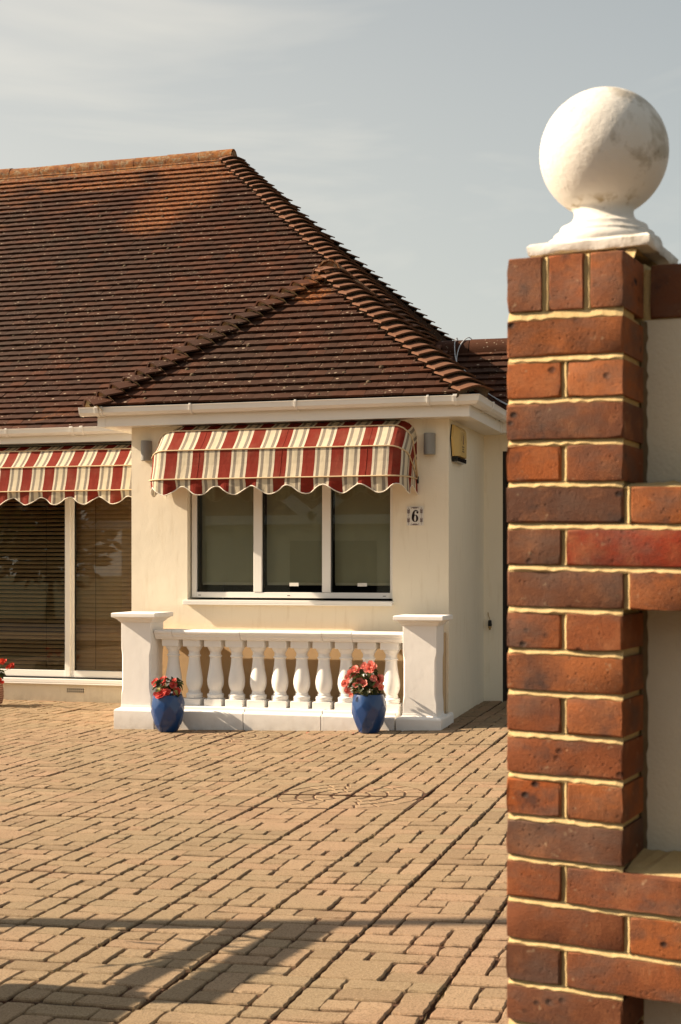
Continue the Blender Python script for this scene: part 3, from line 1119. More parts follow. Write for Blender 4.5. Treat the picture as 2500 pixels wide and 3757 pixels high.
g.build('soffit', M['upvc'], house)

GP = [(0, .066), (0, .02), (.018, 0), (.075, 0), (.098, .024), (.104, .062), (.110, .066), (.110, .070), (.100, .070), (.096, .064), (.092, .03), (.073, .006), (.02, .006), (.006, .022), (.006, .066)]


def gutter(mb, p0, p1, outd, z=2.742, grow=0.0):
    k = 1 + grow
    prof = [((a - .05) * k + .05 + (0 if a > 0 else 0), (b - .03) * k + .03) for a, b in GP]
    mb.sweep(prof, (p0[0], p0[1], z), (p1[0], p1[1], z), outd, (0, 0, 1))


GX = BXR + .11
g = MB()
gutter(g, (-5.765, BY), (BXR + .05, BY), (0, -1, 0))
gutter(g, (BXR, BY - .05), (BXR, RYE - .0), (1, 0, 0))
gut = g.build('gutter', M['upvc'], house)
g = MB()
gutter(g, (-12, MFY), (WXL - .003, MFY), (0, -1, 0), 2.732)
gutter(g, (BXR + .115, RYE), (2, RYE), (0, -1, 0), 2.742)
gut2 = g.build('gutter', M['upvc'], house)
# mitred corner piece, stop end, unions and brackets
g = MB()
prof = [((a - .05) * 1.07 + .05, (b - .03) * 1.10 + .03) for a, b in GP]
ring0 = [(BXR - .09, BY - a, 2.742 + b) for a, b in prof]
ring1 = [(BXR - .004 + a, BY - a, 2.742 + b) for a, b in prof]
ring2 = [(BXR + a, BY + .24, 2.742 + b) for a, b in prof]
g.loft([ring0, ring1, ring2])
g.build('corner_joint', M['upvc'], gut, bevel=.002)
g = MB()
g.sweep([(0, .070), (0, .015), (.02, -.004), (.077, -.004), (.103, .022), (.113, .072)], (-5.772, BY, 2.742), (-5.762, BY, 2.742), (0, -1, 0), (0, 0, 1))
g.build('stop_end', M['upvc'], gut, bevel=.002)


def bracket(x, y, z, outd, parent, wdt=.022):
    mb = MB()
    side = Vector(outd)
    al = Vector((1, 0, 0)) if abs(side.y) > .5 else Vector((0, 1, 0))
    pr = [(0, .0), (0, -.012), (.02, -.012), (.014, -.007), (.078, -.007), (.106, .02), (.117, .062), (.117, .078), (.098, .078), (.098, .0705), (.110, .0705), (.108, .062), (.099, .024), (.075, -.002), (.016, -.002)]
    c = Vector((x, y, z))
    mb.sweep(pr, c - al * wdt / 2, c + al * wdt / 2, side, (0, 0, 1))
    return mb.build('gutter_bracket', M['upvc'], parent, bevel=.002)


for x in (-5.60, -5.555, -4.71, -3.75, -2.60, -2.37):
    bracket(x + .0, BY, 2.742, (0, -1, 0), gut, .035 if x in (-5.60, -2.37) else .018)
for y in (12.1, 12.8):
    bracket(BXR, y, 2.742, (1, 0, 0), gut, .03)
for x in (-7.33, -6.60, -6.49, -5.75):
    bracket(x, MFY, 2.732, (0, -1, 0), gut2, .035 if x < -6.4 and x > -7 else .02)
# bird-dirt drips and clip shadows come from the real clips; cable along the roof is further down

# ------------------------------------------------------------------ roof
TP = .90
MAIN = lambda X, Y: 2.85 + TP * (Y - 13.05)
RIDGE_Y, RIDGE_Z = 17.40, 2.85 + TP * 4.35
RIDGE_X = -6.62
APEX = Vector((-3.95, 13.12, 4.26))
BE_Y, BE_Z = 11.50, 2.83
BLX, BRX = -5.69, -2.20
EXT_Y, EXT_R, EXT_Z = 13.20, 14.05, 2.85 + TP * .85
low = Vector((0, 0, -.045))
g = MB()


def deck(pts):
    pts = [Vector(p) for p in pts]
    g.face([p + low for p in pts])


rx, ry = -2.27, 13.05
deck([(-12.5, 12.98, MAIN(0, 12.98)), (-2.2, 12.98, MAIN(0, 12.98)), (RIDGE_X, RIDGE_Y, RIDGE_Z), (-12.5, RIDGE_Y, RIDGE_Z)])
deck([(-2.2, 12.98, MAIN(0, 12.98)), (-2.2, 21.82, MAIN(0, 12.98)), (RIDGE_X, RIDGE_Y, RIDGE_Z)])
deck([(-2.2, 21.82, MAIN(0, 12.98)), (-12.5, 21.82, MAIN(0, 12.98)), (-12.5, RIDGE_Y, RIDGE_Z), (RIDGE_X, RIDGE_Y, RIDGE_Z)])
b0, b1 = Vector((BLX, BE_Y, BE_Z)), Vector((BRX, BE_Y, BE_Z))
bk = 15.0
deck([b0, b1, APEX])
deck([b1, (BRX, 13.3, BE_Z), (APEX.x, bk, APEX.z), APEX])
deck([b0, APEX, (APEX.x, bk, APEX.z), (BLX, 13.3, BE_Z)])
deck([(-3.2, EXT_Y - .07, 2.79), (2.2, EXT_Y - .07, 2.79), (2.2, EXT_R, EXT_Z), (-3.2, EXT_R, EXT_Z)])
deck([(2.2, 14.97, 2.79), (-3.2, 14.97, 2.79), (-3.2, EXT_R, EXT_Z), (2.2, EXT_R, EXT_Z)])
roof = g.build('roof', M['dark_room'], house, fix=False)

TILE_W, TILE_T = .166, .020


def tile_verts(mb, O, E, U, Nn, e0, e1, s, L=.175, rz=0.0, lift=0.0):
    top0, slope = .018 + lift, .225
    camb = .003
    vs = []
    for ss in (0, L):
        for k in range(3):
            e = e0 + (e1 - e0) * k / 2
            n = top0 - ss * slope + (camb if k == 1 else 0)
            sk = rz * (k - 1)
            vs.append(O + E * e + U * (s + ss + sk) + Nn * n)
    bt = [p - Nn * TILE_T for p in vs]
    mb.mesh_part(vs + bt, [(0, 1, 4, 3), (1, 2, 5, 4), (6, 9, 10, 7), (7, 10, 11, 8), (0, 6, 7, 1), (1, 7, 8, 2), (0, 3, 9, 6), (2, 8, 11, 5)])


SHARED = {}


def one_tile(O, E, U, Nn, e0, e1, s, rz, lift):
    """a tile as an object of its own; tiles of one width share mesh data"""
    key = round((e1 - e0), 2)
    me = SHARED.get(key)
    if me is None:
        mb = MB()
        hw = (e1 - e0) / 2
        tile_verts(mb, Vector((0, 0, 0)), Vector((1, 0, 0)), Vector((0, 1, 0)), Vector((0, 0, 1)), -hw, hw, 0)
        me = mb.mesh('roof_tile')
        me.materials.append(M['tile'])
        SHARED[key] = me
    rot = Matrix((E, U, Nn)).transposed()
    place('roof_tile', me, roof, O + E * (e0 + e1) / 2 + U * s + Nn * lift, rot @ Matrix.Rotation(rz, 3, 'Z'))


def tile_plane(O, E, U, rows, rng, stuff=None, skip=None):
    O, E, U = Vector(O), Vector(E).normalized(), Vector(U).normalized()
    Nn = E.cross(U)
    if Nn.z < 0:
        Nn = -Nn
    n = 0
    for k, s in enumerate(rows):
        lo, hi = rng(s + .04)
        if hi - lo < .04:
            continue
        e = math.floor(lo / TILE_W) * TILE_W + (TILE_W / 2 if k % 2 else 0) - TILE_W
        while e < hi:
            a, b = max(e + .0012, lo), min(e + TILE_W - .0012, hi)
            e += TILE_W
            if b - a < .035:
                continue
            if skip and skip(O + E * (a + b) / 2 + U * s):
                continue
            rz, lift = random.gauss(0, .006), abs(random.gauss(0, .0018))
            if stuff is None:
                one_tile(O, E, U, Nn, a, b, s + random.gauss(0, .0012), rz, lift)
            else:
                tile_verts(stuff, O, E, U, Nn, a, b, s + random.gauss(0, .0012), rz=rz * .08, lift=lift)
            n += 1
    return n


U_main = Vector((0, 1, TP)).normalized()
SLEN = math.hypot(4.42, 4.42 * TP)
rows_main = []
s = 0
while s < SLEN - .05:
    rows_main.append(s)
    s += .096 + .033 * s / SLEN
rows_main.append(-.0)
rows_main = sorted(set(rows_main))
cu_ = U_main.y
Om = Vector((0, 12.98, MAIN(0, 12.98)))


def bay_z(X):
    kl = (APEX.z - BE_Z) / (APEX.x - BLX)
    kr = (APEX.z - BE_Z) / (BRX - APEX.x)
    return min(BE_Z + kl * (X - BLX), BE_Z + kr * (BRX - X))


stuff = MB()
tile_plane(Om, (1, 0, 0), U_main, rows_main, lambda s: (-10.8, -2.2 - s * cu_ + .02), stuff, lambda p: bay_z(p.x) > p.z + .06 and p.y < 15.2)
# end slope facing right
tile_plane((-2.2, 0, MAIN(0, 12.98)), (0, 1, 0), Vector((-1, 0, TP)), rows_main, lambda s: (12.98 + s * cu_, 21.82 - s * cu_), stuff, lambda p: p.y < 13.6 and p.z < 3.2)
# right slope of the bay roof
Ub = Vector((APEX.x - BRX, 0, APEX.z - BE_Z))
rows_b = [i * .108 for i in range(0, 21)]
bl_ = Ub.length
tile_plane((BRX, 0, BE_Z), (0, 1, 0), Ub, [i * .108 for i in range(int(bl_ / .108))], lambda s: (BE_Y + s / bl_ * (APEX.y - BE_Y), 13.3 + s / bl_ * 1.4), stuff)
tile_plane((BLX, 0, BE_Z), (0, 1, 0), Vector((APEX.x - BLX, 0, APEX.z - BE_Z)), [i * .108 for i in range(20)], lambda s: (BE_Y + s / 2.25 * (APEX.y - BE_Y), 13.1 + s / 2.25 * 1.5), stuff)
so_ = stuff.build('roof_tile', M['tile'], roof)
so_['kind'] = 'stuff'
# bay front slope and the low right-hand roof: each tile an object
Uf = Vector((0, APEX.y - BE_Y, APEX.z - BE_Z))
fl = Uf.length
n1 = tile_plane((0, BE_Y, BE_Z), (1, 0, 0), Uf, [i * .1085 for i in range(20)], lambda s: (BLX + s / fl * (APEX.x - BLX) + .03, BRX - s / fl * (BRX - APEX.x) - .03))
Ue = Vector((0, 1, TP))
el_ = .92 * math.hypot(1, TP)
n2 = tile_plane((0, EXT_Y - .07, 2.787), (1, 0, 0), Ue, [i * .105 for i in range(int(el_ / .105))], lambda s: (-2.25 - s * .74, -1.75))
ex = MB()
tile_plane((0, EXT_Y - .07, 2.787), (1, 0, 0), Ue, [i * .105 for i in range(int(el_ / .105))], lambda s: (-1.75, 2.2), ex)
o_ = ex.build('roof_tile', M['tile'], roof)
o_['kind'] = 'stuff'


# bonnet tiles: curved hip tiles with a mortar-filled tail
def bonnet_mesh(slope1, slope2, L=.195, hw=.168, light=False):
    mb = MB()
    r0 = .015 if light else .03

    def sec(w_, y, dz, k):
        t = slope1 if w_ < 0 else slope2
        return (w_, y, dz - (math.sqrt((w_ * t) ** 2 + r0 * r0) - r0) * k)

    ws = [-hw, -hw * .66, -hw * .36, -hw * .16, 0, hw * .16, hw * .36, hw * .66, hw]
    tail = [sec(q, 0, .082 if light else .070, .90 if light else .70) for q in ws]
    head = [sec(q * .80, L, .014, .95) for q in ws]
    t = .015
    tb = [(x, y, z - t) for x, y, z in tail]
    hb = [(x, y, z - t) for x, y, z in head]
    n = len(ws)
    vs = tail + head + tb + hb
    fs = [(i, i + 1, n + i + 1, n + i) for i in range(n - 1)] + [(2 * n + i, 3 * n + i, 3 * n + i + 1, 2 * n + i + 1) for i in range(n - 1)]
    fs += [(i, 2 * n + i, 2 * n + i + 1, i + 1) for i in range(n - 1)] + [(0, n, 3 * n, 2 * n), (n - 1, 3 * n - 1, 4 * n - 1, 2 * n - 1)]
    mb.mesh_part(vs, fs, 0)
    # mortar bed under the tail
    up = [(x * .93, (.014 if light else .04) + random.uniform(-.004, .006), z - t + .001) for x, y, z in tail]
    dn = [(p[0] * .9, .05 + random.uniform(-.006, .006), p[2]) for p in [sec(q, 0, -.012, 1.0) for q in ws]]
    mb.mesh_part(up + dn, [(i, n + i, n + i + 1, i + 1) for i in range(n - 1)], 1)
    return mb


def hip(C0, A, n1, n2, ts, kind='light'):
    C0, A = Vector(C0), Vector(A)
    ax = (A - C0).normalized()
    n1, n2 = Vector(n1).normalized(), Vector(n2).normalized()
    u = n1 + n2
    u = (u - ax * u.dot(ax)).normalized()
    wv = ax.cross(u)
    # slopes of both roof planes seen in the section across the hip; w<0 side belongs to the plane with n·w < 0
    def sl_(nn):
        return abs(nn.dot(wv) / nn.dot(u))
    a, b = (n1, n2) if n1.dot(wv) < 0 else (n2, n1)
    ms = []
    for q in range(3):
        mb = bonnet_mesh(sl_(a), sl_(b), L=.175 if kind == 'left' else .195, light=kind == 'left')
        me = mb.mesh('bonnet_tile')
        me.materials.append(M['tile'] if kind == 'left' else M['bonnet'])
        me.materials.append(M['lime_mortar'] if kind == 'left' else M['shade_mortar'])
        me.polygons.foreach_set('material_index', mb.m)
        ms.append(me)
    rot = Matrix((wv, ax, u)).transposed()
    if rot.determinant() < 0:
        rot = Matrix((-wv, ax, u)).transposed()
    for t_ in ts:
        p = C0 + ax * t_
        j = Matrix.Rotation(R(random.gauss(0, 2.0)), 3, 'Z') @ Matrix.Rotation(R(random.gauss(0, 1.5)), 3, 'Y')
        place('bonnet_tile', random.choice(ms), roof, p + u * random.gauss(0, .003), rot @ j)


nf = Vector((0, -(APEX.z - BE_Z), APEX.y - BE_Y))
nl = Vector((-(APEX.z - BE_Z), 0, APEX.x - BLX))
nr = Vector((APEX.z - BE_Z, 0, BRX - APEX.x))
hl = (APEX - b0).length
hr = (APEX - b1).length
kb = .1085 / fl
hip(b0, APEX, nf, nl, [i * kb * hl for i in range(20)], 'left')
hip(b1, APEX, nf, nr, [i * kb * hr for i in range(20)])
nm = Vector((0, -TP, 1))
ne = Vector((TP, 0, 1))
nb_ = Vector((0, TP, 1))
C1 = Vector((-2.2, 12.98, MAIN(0, 12.98)))
AP = Vector((RIDGE_X, RIDGE_Y, RIDGE_Z))
H1 = (AP - C1).length
hip(C1, AP, nm, ne, [q / SLEN * H1 for q in rows_main if 1.2 < q < SLEN - .12])
C2 = Vector((-2.2, 21.82, MAIN(0, 12.98)))
hip(C2, AP, ne, nb_, [q / SLEN * H1 for q in rows_main if 1.0 < q < SLEN - .12])


def half_round(mb, p0, p1, r, t=.016, n=9, drop=.35):
    p0, p1 = Vector(p0), Vector(p1)
    d = (p1 - p0).normalized()
    side = d.cross(Vector((0, 0, 1))).normalized()
    up = side.cross(d)
    angs = [math.pi * (-.12 + 1.24 * i / (n - 1)) for i in range(n)]
    o_ = [(math.cos(a) * r, math.sin(a) * r) for a in angs]
    i_ = [(math.cos(a) * (r - t), math.sin(a) * (r - t)) for a in reversed(angs)]
    mb.loft([[p + side * a + up * b for a, b in o_ + i_] for p in (p0, p1)])


for a, b in [(RIDGE_X + .10 - .46 * (k + 1), RIDGE_X + .10 - .46 * k - .006) for k in range(9)]:
    g = MB()
    dz = random.gauss(0, .004)
    half_round(g, (a, RIDGE_Y, RIDGE_Z - .055 + dz), (b, RIDGE_Y, RIDGE_Z - .055 + dz + random.gauss(0, .003)), .125 + random.gauss(0, .002))
    g.build('ridge_tile', M['ridge'], roof, smooth=True)
for k in range(5):
    g = MB()
    half_round(g, (APEX.x, APEX.y - .02 + .42 * k, APEX.z - .015 - .01 * k), (APEX.x, APEX.y - .02 + .42 * k + .414, APEX.z - .025 - .01 * k), .118)
    g.build('ridge_tile', M['ridge'], roof, smooth=True)
for k in range(11):
    g = MB()
    half_round(g, (-3.2 + .46 * k, EXT_R, EXT_Z - .055), (-3.2 + .46 * k + .452, EXT_R, EXT_Z - .055 + random.gauss(0, .003)), .12)
    g.build('ridge_tile', M['tile'], roof, smooth=True)
# mortar plug in the bay ridge's open end, ridge bedding
g = MB()
nn = 12
g.face([(APEX.x + .112 * math.cos(math.pi * i / (nn - 1)), APEX.y + .004 + random.uniform(-.006, .006), APEX.z - .02 + .112 * math.sin(math.pi * i / (nn - 1))) for i in range(nn)] + [(APEX.x - .10, APEX.y, APEX.z - .07), (APEX.x + .10, APEX.y, APEX.z - .07)])
g.build('ridge_mortar', M['ridge'], roof, fix=False)
g = MB()
g.face([(RIDGE_X + .098, RIDGE_Y + .11 * math.cos(math.pi * i / (nn - 1)), RIDGE_Z - .06 + .11 * math.sin(math.pi * i / (nn - 1))) for i in range(nn)])
g.build('ridge_mortar', M['ridge'], roof, fix=False)
g = MB()
g.face([(-10.6, RIDGE_Y - .128, RIDGE_Z - .08), (RIDGE_X, RIDGE_Y - .128, RIDGE_Z - .08), (RIDGE_X, RIDGE_Y - .16, RIDGE_Z - .15), (-10.6, RIDGE_Y - .16, RIDGE_Z - .15)])
g.build('ridge_mortar', M['ridge'], roof, fix=False)
# moss lumps on the slopes
g = MB()
for k in range(150):
    if k < 105:
        X, sI = random.uniform(-9, -4.5), random.uniform(.3, SLEN - .3)
        p = Om + U_main * sI + Vector((X, 0, 0))
        if X > -2.4 - sI * cu_ or bay_z(X) > p.z:
            continue
        nn_ = nm.normalized()
    else:
        sI = abs(random.gauss(0, .7))
        X = random.uniform(-5.3, -2.6)
        p = Vector((X, BE_Y, BE_Z)) + Uf.normalized() * sI
        if sI > 1.9 or not (BLX + sI / fl * 1.74 + .2 < X < BRX - sI / fl * 1.75 - .2):
            continue
        nn_ = nf.normalized()
    r_ = random.uniform(.008, .02)
    rings = []
    for (q, hh) in ((1.0, 0), (.9, .5), (.5, .9)):
        rings.append([p + nn_ * (hh * r_ * 1.2 - .002) + Vector((math.cos(a) * r_ * q * 1.3, math.sin(a) * r_ * q * nn_.z, math.sin(a) * r_ * q * .65)) for a in [2 * math.pi * i / 7 for i in range(7)]])
    g.loft(rings)
m_ = g.build('moss', simple('grey roof moss', (0.10, 0.07, 0.04, 1), .95, .4, 60, .5, 120), roof, smooth='full')
m_['kind'] = 'stuff'

# ------------------------------------------------------------------ awnings
STR = .248


def awning(x0, x1, wy, zh, rad, red0, low0, label, end_right=True):
    t = thing('awning', ((x0 + x1) / 2, wy, zh), label, 'awning', 'striped awnings over the windows')
    ang = [R(a) for a in (0, 30, 60, 88)]
    rr = .15                     # rounded plan corner
    # plan outline: left end from wall, front, right end to wall
    plan = []

    def outline(r):
        pts = [(x0, 0.0, (-r - .0) / STR)]
        c = min(rr, r * .45)
        n = 5
        uu = lambda x: (x - red0) / STR
        pts = [(x0, 0, uu(x0) - r / STR)]
        for i in range(n + 1):
            a = math.pi / 2 * i / n
            pts.append((x0 + c - c * math.cos(a), r - c + c * math.sin(a), None))
        m_ = 46
        for i in range(1, m_):
            pts.append((x0 + c + (x1 - x0 - 2 * c) * i / m_, r, None))
        for i in range(n + 1):
            a = math.pi / 2 * (1 - i / n)
            pts.append((x1 - c + c * math.cos(a), r - c + c * math.sin(a), None))
        pts.append((x1, 0, None))
        # u runs with x on the front, with depth on the ends
        res = []
        L = 0
        prev = None
        for x, d, _ in pts:
            if prev is not None:
                L += math.hypot(x - prev[0], d - prev[1])
            res.append([x, d, L])
            prev = (x, d)
        # fix u so that at the front it equals x based stripes
        k0 = next(i for i, p in enumerate(res) if p[1] >= r - 1e-6)
        base = uu(res[k0][0]) - res[k0][2] / STR
        return [(x, d, base + L_ / STR) for x, d, L_ in res]

    sub = 4
    O = outline(rad)

    def rib_pts(a, off=0.0):
        # every rib is the same U, turned about the pivots
        ca, sa = math.cos(a), math.sin(a)
        return [(x, wy - .006 - (d_ + off) * ca, zh + (d_ + off) * sa) for x, d_, _ in O]

    fixed, levels = [], []
    for k in range(3):
        A, B = rib_pts(ang[k]), rib_pts(ang[k + 1])
        mid = (ang[k] + ang[k + 1]) / 2
        for q in range(sub):
            f = q / sub
            sg = -.010 * math.sin(math.pi * f)
            row = []
            for (pa, pb, (x, d_, u_)) in zip(A, B, O):
                w_ = sg * d_ / rad
                row.append(((pa[0] * (1 - f) + pb[0] * f, pa[1] * (1 - f) + pb[1] * f - w_ * math.cos(mid), pa[2] * (1 - f) + pb[2] * f + w_ * math.sin(mid)), u_))
            fixed.append(row)
            levels.append((rad * ((1 - f) * math.cos(ang[k]) + f * math.cos(ang[k + 1])) + sg * math.cos(mid), rad * ((1 - f) * math.sin(ang[k]) + f * math.sin(ang[k + 1])) + sg * math.sin(mid)))
    fixed.append([(p, o_[2]) for p, o_ in zip(rib_pts(ang[3]), O)])
    g = MB()
    for a in range(len(fixed) - 1):
        A, B = fixed[a], fixed[a + 1]
        for i in range(len(A) - 1):
            g.face([A[i][0], A[i + 1][0], B[i + 1][0], B[i][0]], 0, [(A[i][1], 0), (A[i + 1][1], 0), (B[i + 1][1], 1), (B[i][1], 1)])
    canopy = g.build('canopy', M['awning'], t, smooth='full', fix=False)
    # scalloped valance
    g = MB()
    o0 = outline(rad)
    dense = []
    for i in range(len(o0) - 1):
        k = max(1, int(math.hypot(o0[i + 1][0] - o0[i][0], o0[i + 1][1] - o0[i][1]) / .018))
        for q in range(k):
            f = q / k
            dense.append(tuple(o0[i][c] + (o0[i + 1][c] - o0[i][c]) * f for c in range(3)))
    dense.append(o0[-1])
    bot, topv, midv = [], [], []
    for x, d, u_ in dense:
        s_ = u_ * STR + red0
        ph = (s_ - low0) / .317
        zb_ = -.100 - .037 * math.cos(2 * math.pi * ph)
        wv_ = .010 * math.sin(s_ * 21 + 1) + .006 * math.sin(s_ * 47)
        topv.append(((x, wy - .004 - d, zh), u_))
        midv.append(((x + wv_ * .3, wy - .004 - d + wv_ * .5 + .003, zh + zb_ * .5), u_))
        bot.append(((x + wv_ * .4, wy - .004 - d + wv_ + .004, zh + zb_), u_))
    for A, B in ((bot, midv), (midv, topv)):
        for i in range(len(A) - 1):
            g.face([A[i][0], A[i + 1][0], B[i + 1][0], B[i][0]], 0, [(A[i][1], 0), (A[i + 1][1], 0), (B[i + 1][1], 1), (B[i][1], 1)])
    val = g.build('valance', M['awning'], t, smooth='full', fix=False)
    g = MB()
    g.tube([Vector(p[0]) + Vector((0, -.002, 0)) for p in bot], .0045, 5)
    g.build('hem_tape', M['hem'], val, smooth='full')
    # ribs covered with cream piping
    for a in ang[:3]:
        pts = []
        for (x, y, z), (_, d_, _u) in zip(rib_pts(a, .0045), O):
            nx_ = -.006 if x < x0 + .02 else .006 if x > x1 - .02 else 0
            pts.append((x + nx_ * (1 if d_ < rad - rr * .5 else .3), y, z))
        g = MB()
        g.tube(pts, .0062, 6)
        g.build('rib', M['piping'], t, smooth='full')
    # seams of the canvas widths
    g = MB()
    for k in range(0, 12):
        x = red0 + STR * (1 + 3 * k) + .052
        if not x0 + .1 < x < x1 - .1:
            continue
        pts = [(x, wy - .0065 - d, zh + z) for d, z in levels]
        g.tube(pts, .0022, 4)
    if g.v:
        g.build('seam', M['awning'], canopy, smooth='full')
    # wall rail and pivots
    g = MB()
    g.box(x0 + rr, x1 - rr, wy - .022, wy - .001, zh + rad - .012, zh + rad + .010)
    g.build('wall_rail', M['black'], t)
    for x in (x0, x1):
        g = MB()
        g.box(x - .014, x + .014, wy - .03, wy - .001, zh - .04, zh + .02)
        g.build('pivot_bracket', M['black'], t, bevel=.003)
    return t


awning(-5.055, -2.765, WY, 2.15, .50, -4.876, -4.873, 'red and cream striped awning above the three pane bay window', True)
awning(-9.3, -5.425, MY, 2.155, .485, -6.085, -6.06, 'red and cream striped awning above the patio doors left of the bay')

# ------------------------------------------------------------------ fittings on the walls
for x0, x1, lab in ((-5.300, -5.203, 'grey half round wall light at the left end of the bay awning'), (-2.703, -2.603, 'grey half round wall light between the bay awning and the alarm box')):
    t = thing('wall_light', ((x0 + x1) / 2, WY, 2.44), lab, 'wall light', 'wall lights on the bay')
    g = MB()
    c = (x0 + x1) / 2
    r_ = (x1 - x0) / 2
    z0, z1 = 2.352, 2.532
    pr = [(c + r_ * math.cos(a), WY - .012 - .085 * math.sin(a)) for a in [math.pi * i / 14 for i in range(15)]]
    g.loft([[(x, y, z) for x, y in pr] for z in (z0, z1)])
    g.build('shade', M['grey_metal'], t, smooth=True, bevel=.003)
    g = MB()
    g.box(x0 + .008, x1 - .008, WY - .012, WY - .001, z0 + .006, z1 - .006)
    g.build('back_plate', M['grey_metal'], t)

# house number
t = thing('house_number', (-2.784, WY, 1.83), 'white glazed tile plaque with number 6 in a floral border on the bay wall', 'number plaque')
px0, px1, pz0, pz1 = -2.856, -2.711, 1.752, 1.915
cw_ = (px1 - px0)
cols_ = [(px0, px0 + .033), (px0 + .0335, px1 - .0335), (px1 - .033, px1)]
for a, b in cols_:
    g = MB()
    g.box(a, b, WY - .009, WY - .001, pz0, pz1)
    g.build('tile', M['glaze_white'], t, bevel=.0015)


def flat(mb, pts, y, c=(0, 0), s=1.0, flipx=1, flipz=1):
    pts = [(c[0] + p[0] * s * flipx, c[1] + p[1] * s * flipz) for p in pts]
    mb.mesh_part([(x, y, z) for x, z in pts] + [(x, y + .0008, z) for x, z in pts], [tuple(range(len(pts)))] + [(i, (i + 1) % len(pts), len(pts) + (i + 1) % len(pts), len(pts) + i) for i in range(len(pts))])


def arc_strip(mb, c, fo, fi, a0, a1, y, n=14):
    """band between an outer and an inner ellipse"""
    for i in range(n):
        t0, t1 = a0 + (a1 - a0) * i / n, a0 + (a1 - a0) * (i + 1) / n
        q = [fo(t0), fo(t1), fi(t1), fi(t0)]
        flat(mb, q, y, c)


g = MB()
ny_ = WY - .0098
ncx, ncz = -2.7835, 1.8335
ell = lambda rx_, rz_, cx_=0, cz_=0: (lambda t: (cx_ + rx_ * math.cos(t), cz_ + rz_ * math.sin(t)))
# bowl, split top and bottom like a stencil
arc_strip(g, (ncx, ncz), ell(.028, .032, .0015, -.019), ell(.0085, .025, .0015, -.019), R(-84), R(84), ny_)
arc_strip(g, (ncx, ncz), ell(.030, .033, .0015, -.018), ell(.0085, .025, .0015, -.019), R(96), R(264), ny_)
# stem
arc_strip(g, (ncx, ncz), ell(.030, .066, .0015, -.015), ell(.0095, .056, .0045, -.013), R(60), R(178), ny_)
flat(g, [(.0215 + .0095 * math.cos(2 * math.pi * i / 14), .030 + .0095 * math.sin(2 * math.pi * i / 14)) for i in range(14)], ny_, (ncx, ncz))
arc_strip(g, (ncx, ncz), ell(.0225, .019, .008, .033), ell(.017, .012, .008, .034), R(-10), R(100), ny_ - .0001)
g.build('numeral', M['lettering'], t)
g = MB()
for fx, fz in ((-1, 1), (1, 1), (-1, -1), (1, -1)):
    cx_ = ncx + fx * .056
    cz_ = ncz + fz * .038 + .000
    for k in range(5):
        a = R(60 + 20 * k)
        for sgn in (-1, 1):
            q = [(0, -.018 + .007 * k), (sgn * .011, -.012 + .007 * k), (sgn * .009, -.007 + .007 * k), (sgn * .002, -.010 + .007 * k)]
            flat(g, q, ny_, (cx_, cz_), 1, fx, 1)
    for sg in (-1, 1):
        arc_strip(g, (cx_, cz_ + sg * .026), ell(.0055, .0075), ell(.0032, .005), R(-60 if sg > 0 else 60), R(190 if sg > 0 else -190), ny_, 8)
for sg in (-1, 1):
    cz_ = ncz + sg * .070
    for k in range(5):
        a = R(90 + (k - 2) * 34)
        d = (math.cos(a), sg * -math.sin(a))
        q = [(0, sg * .008), (d[0] * .022 - d[1] * .004, sg * .008 + d[1] * .015 + d[0] * .004), (d[0] * .025, sg * .008 + d[1] * .018), (d[0] * .022 + d[1] * .004, sg * .008 + d[1] * .015 - d[0] * .004)]
        flat(g, q, ny_, (ncx, cz_))
    for sx in (-1, 1):
        arc_strip(g, (ncx + sx * .030, cz_), ell(.0065, .006), ell(.004, .0036), 0, R(290), ny_, 9)
g.build('floral_border', M['floral'], t)

# alarm box on the shaded side wall
t = thing('alarm_box', (WXR, 12.12, 2.48), 'cream alarm box with black base under the soffit on the side wall', 'alarm box')
prof_y = [11.875, 11.845, 11.90, 12.36, 12.42, 12.385]
outl = [(11.885, 2.615), (11.842, 2.495), (11.895, 2.345), (12.345, 2.345), (12.398, 2.495), (12.355, 2.615)]
outi = [(11.985, 2.575), (11.955, 2.497), (11.975, 2.351), (12.265, 2.351), (12.285, 2.497), (12.255, 2.575)]
g = MB()
rings = [[(WXR + .001, y, z) for y, z in outl], [(WXR + .010, y, z) for y, z in outl]]
g.loft(rings, caps=False)
g.build('back_box', M['alarm_black'], t)
g = MB()
g.loft([[(WXR + .0105, y, z) for y, z in outl], [(WXR + .028, y, z) for y, z in [(12.12 + (y - 12.12) * .98, 2.48 + (z - 2.48) * .98) for y, z in outl]], [(WXR + .060, y, z) for y, z in outi]])
body = g.build('cover', M['alarm_yellow'], t, bevel=.002)
g = MB()
g.loft([[(WXR + .006, y, z) for y, z in [(11.90, 2.343), (12.34, 2.343), (12.333, 2.30), (11.908, 2.30)]], [(WXR + .052, y, z) for y, z in [(11.93, 2.343), (12.31, 2.343), (12.30, 2.305), (11.935, 2.305)]]])
g.build('strobe_base', M['alarm_black'], t, bevel=.003)
g = MB()


def flatx(mb, pts, x):
    mb.mesh_part([(x, y, z) for y, z in pts] + [(x + .0008, y, z) for y, z in pts], [tuple(len(pts) + i for i in range(len(pts)))])


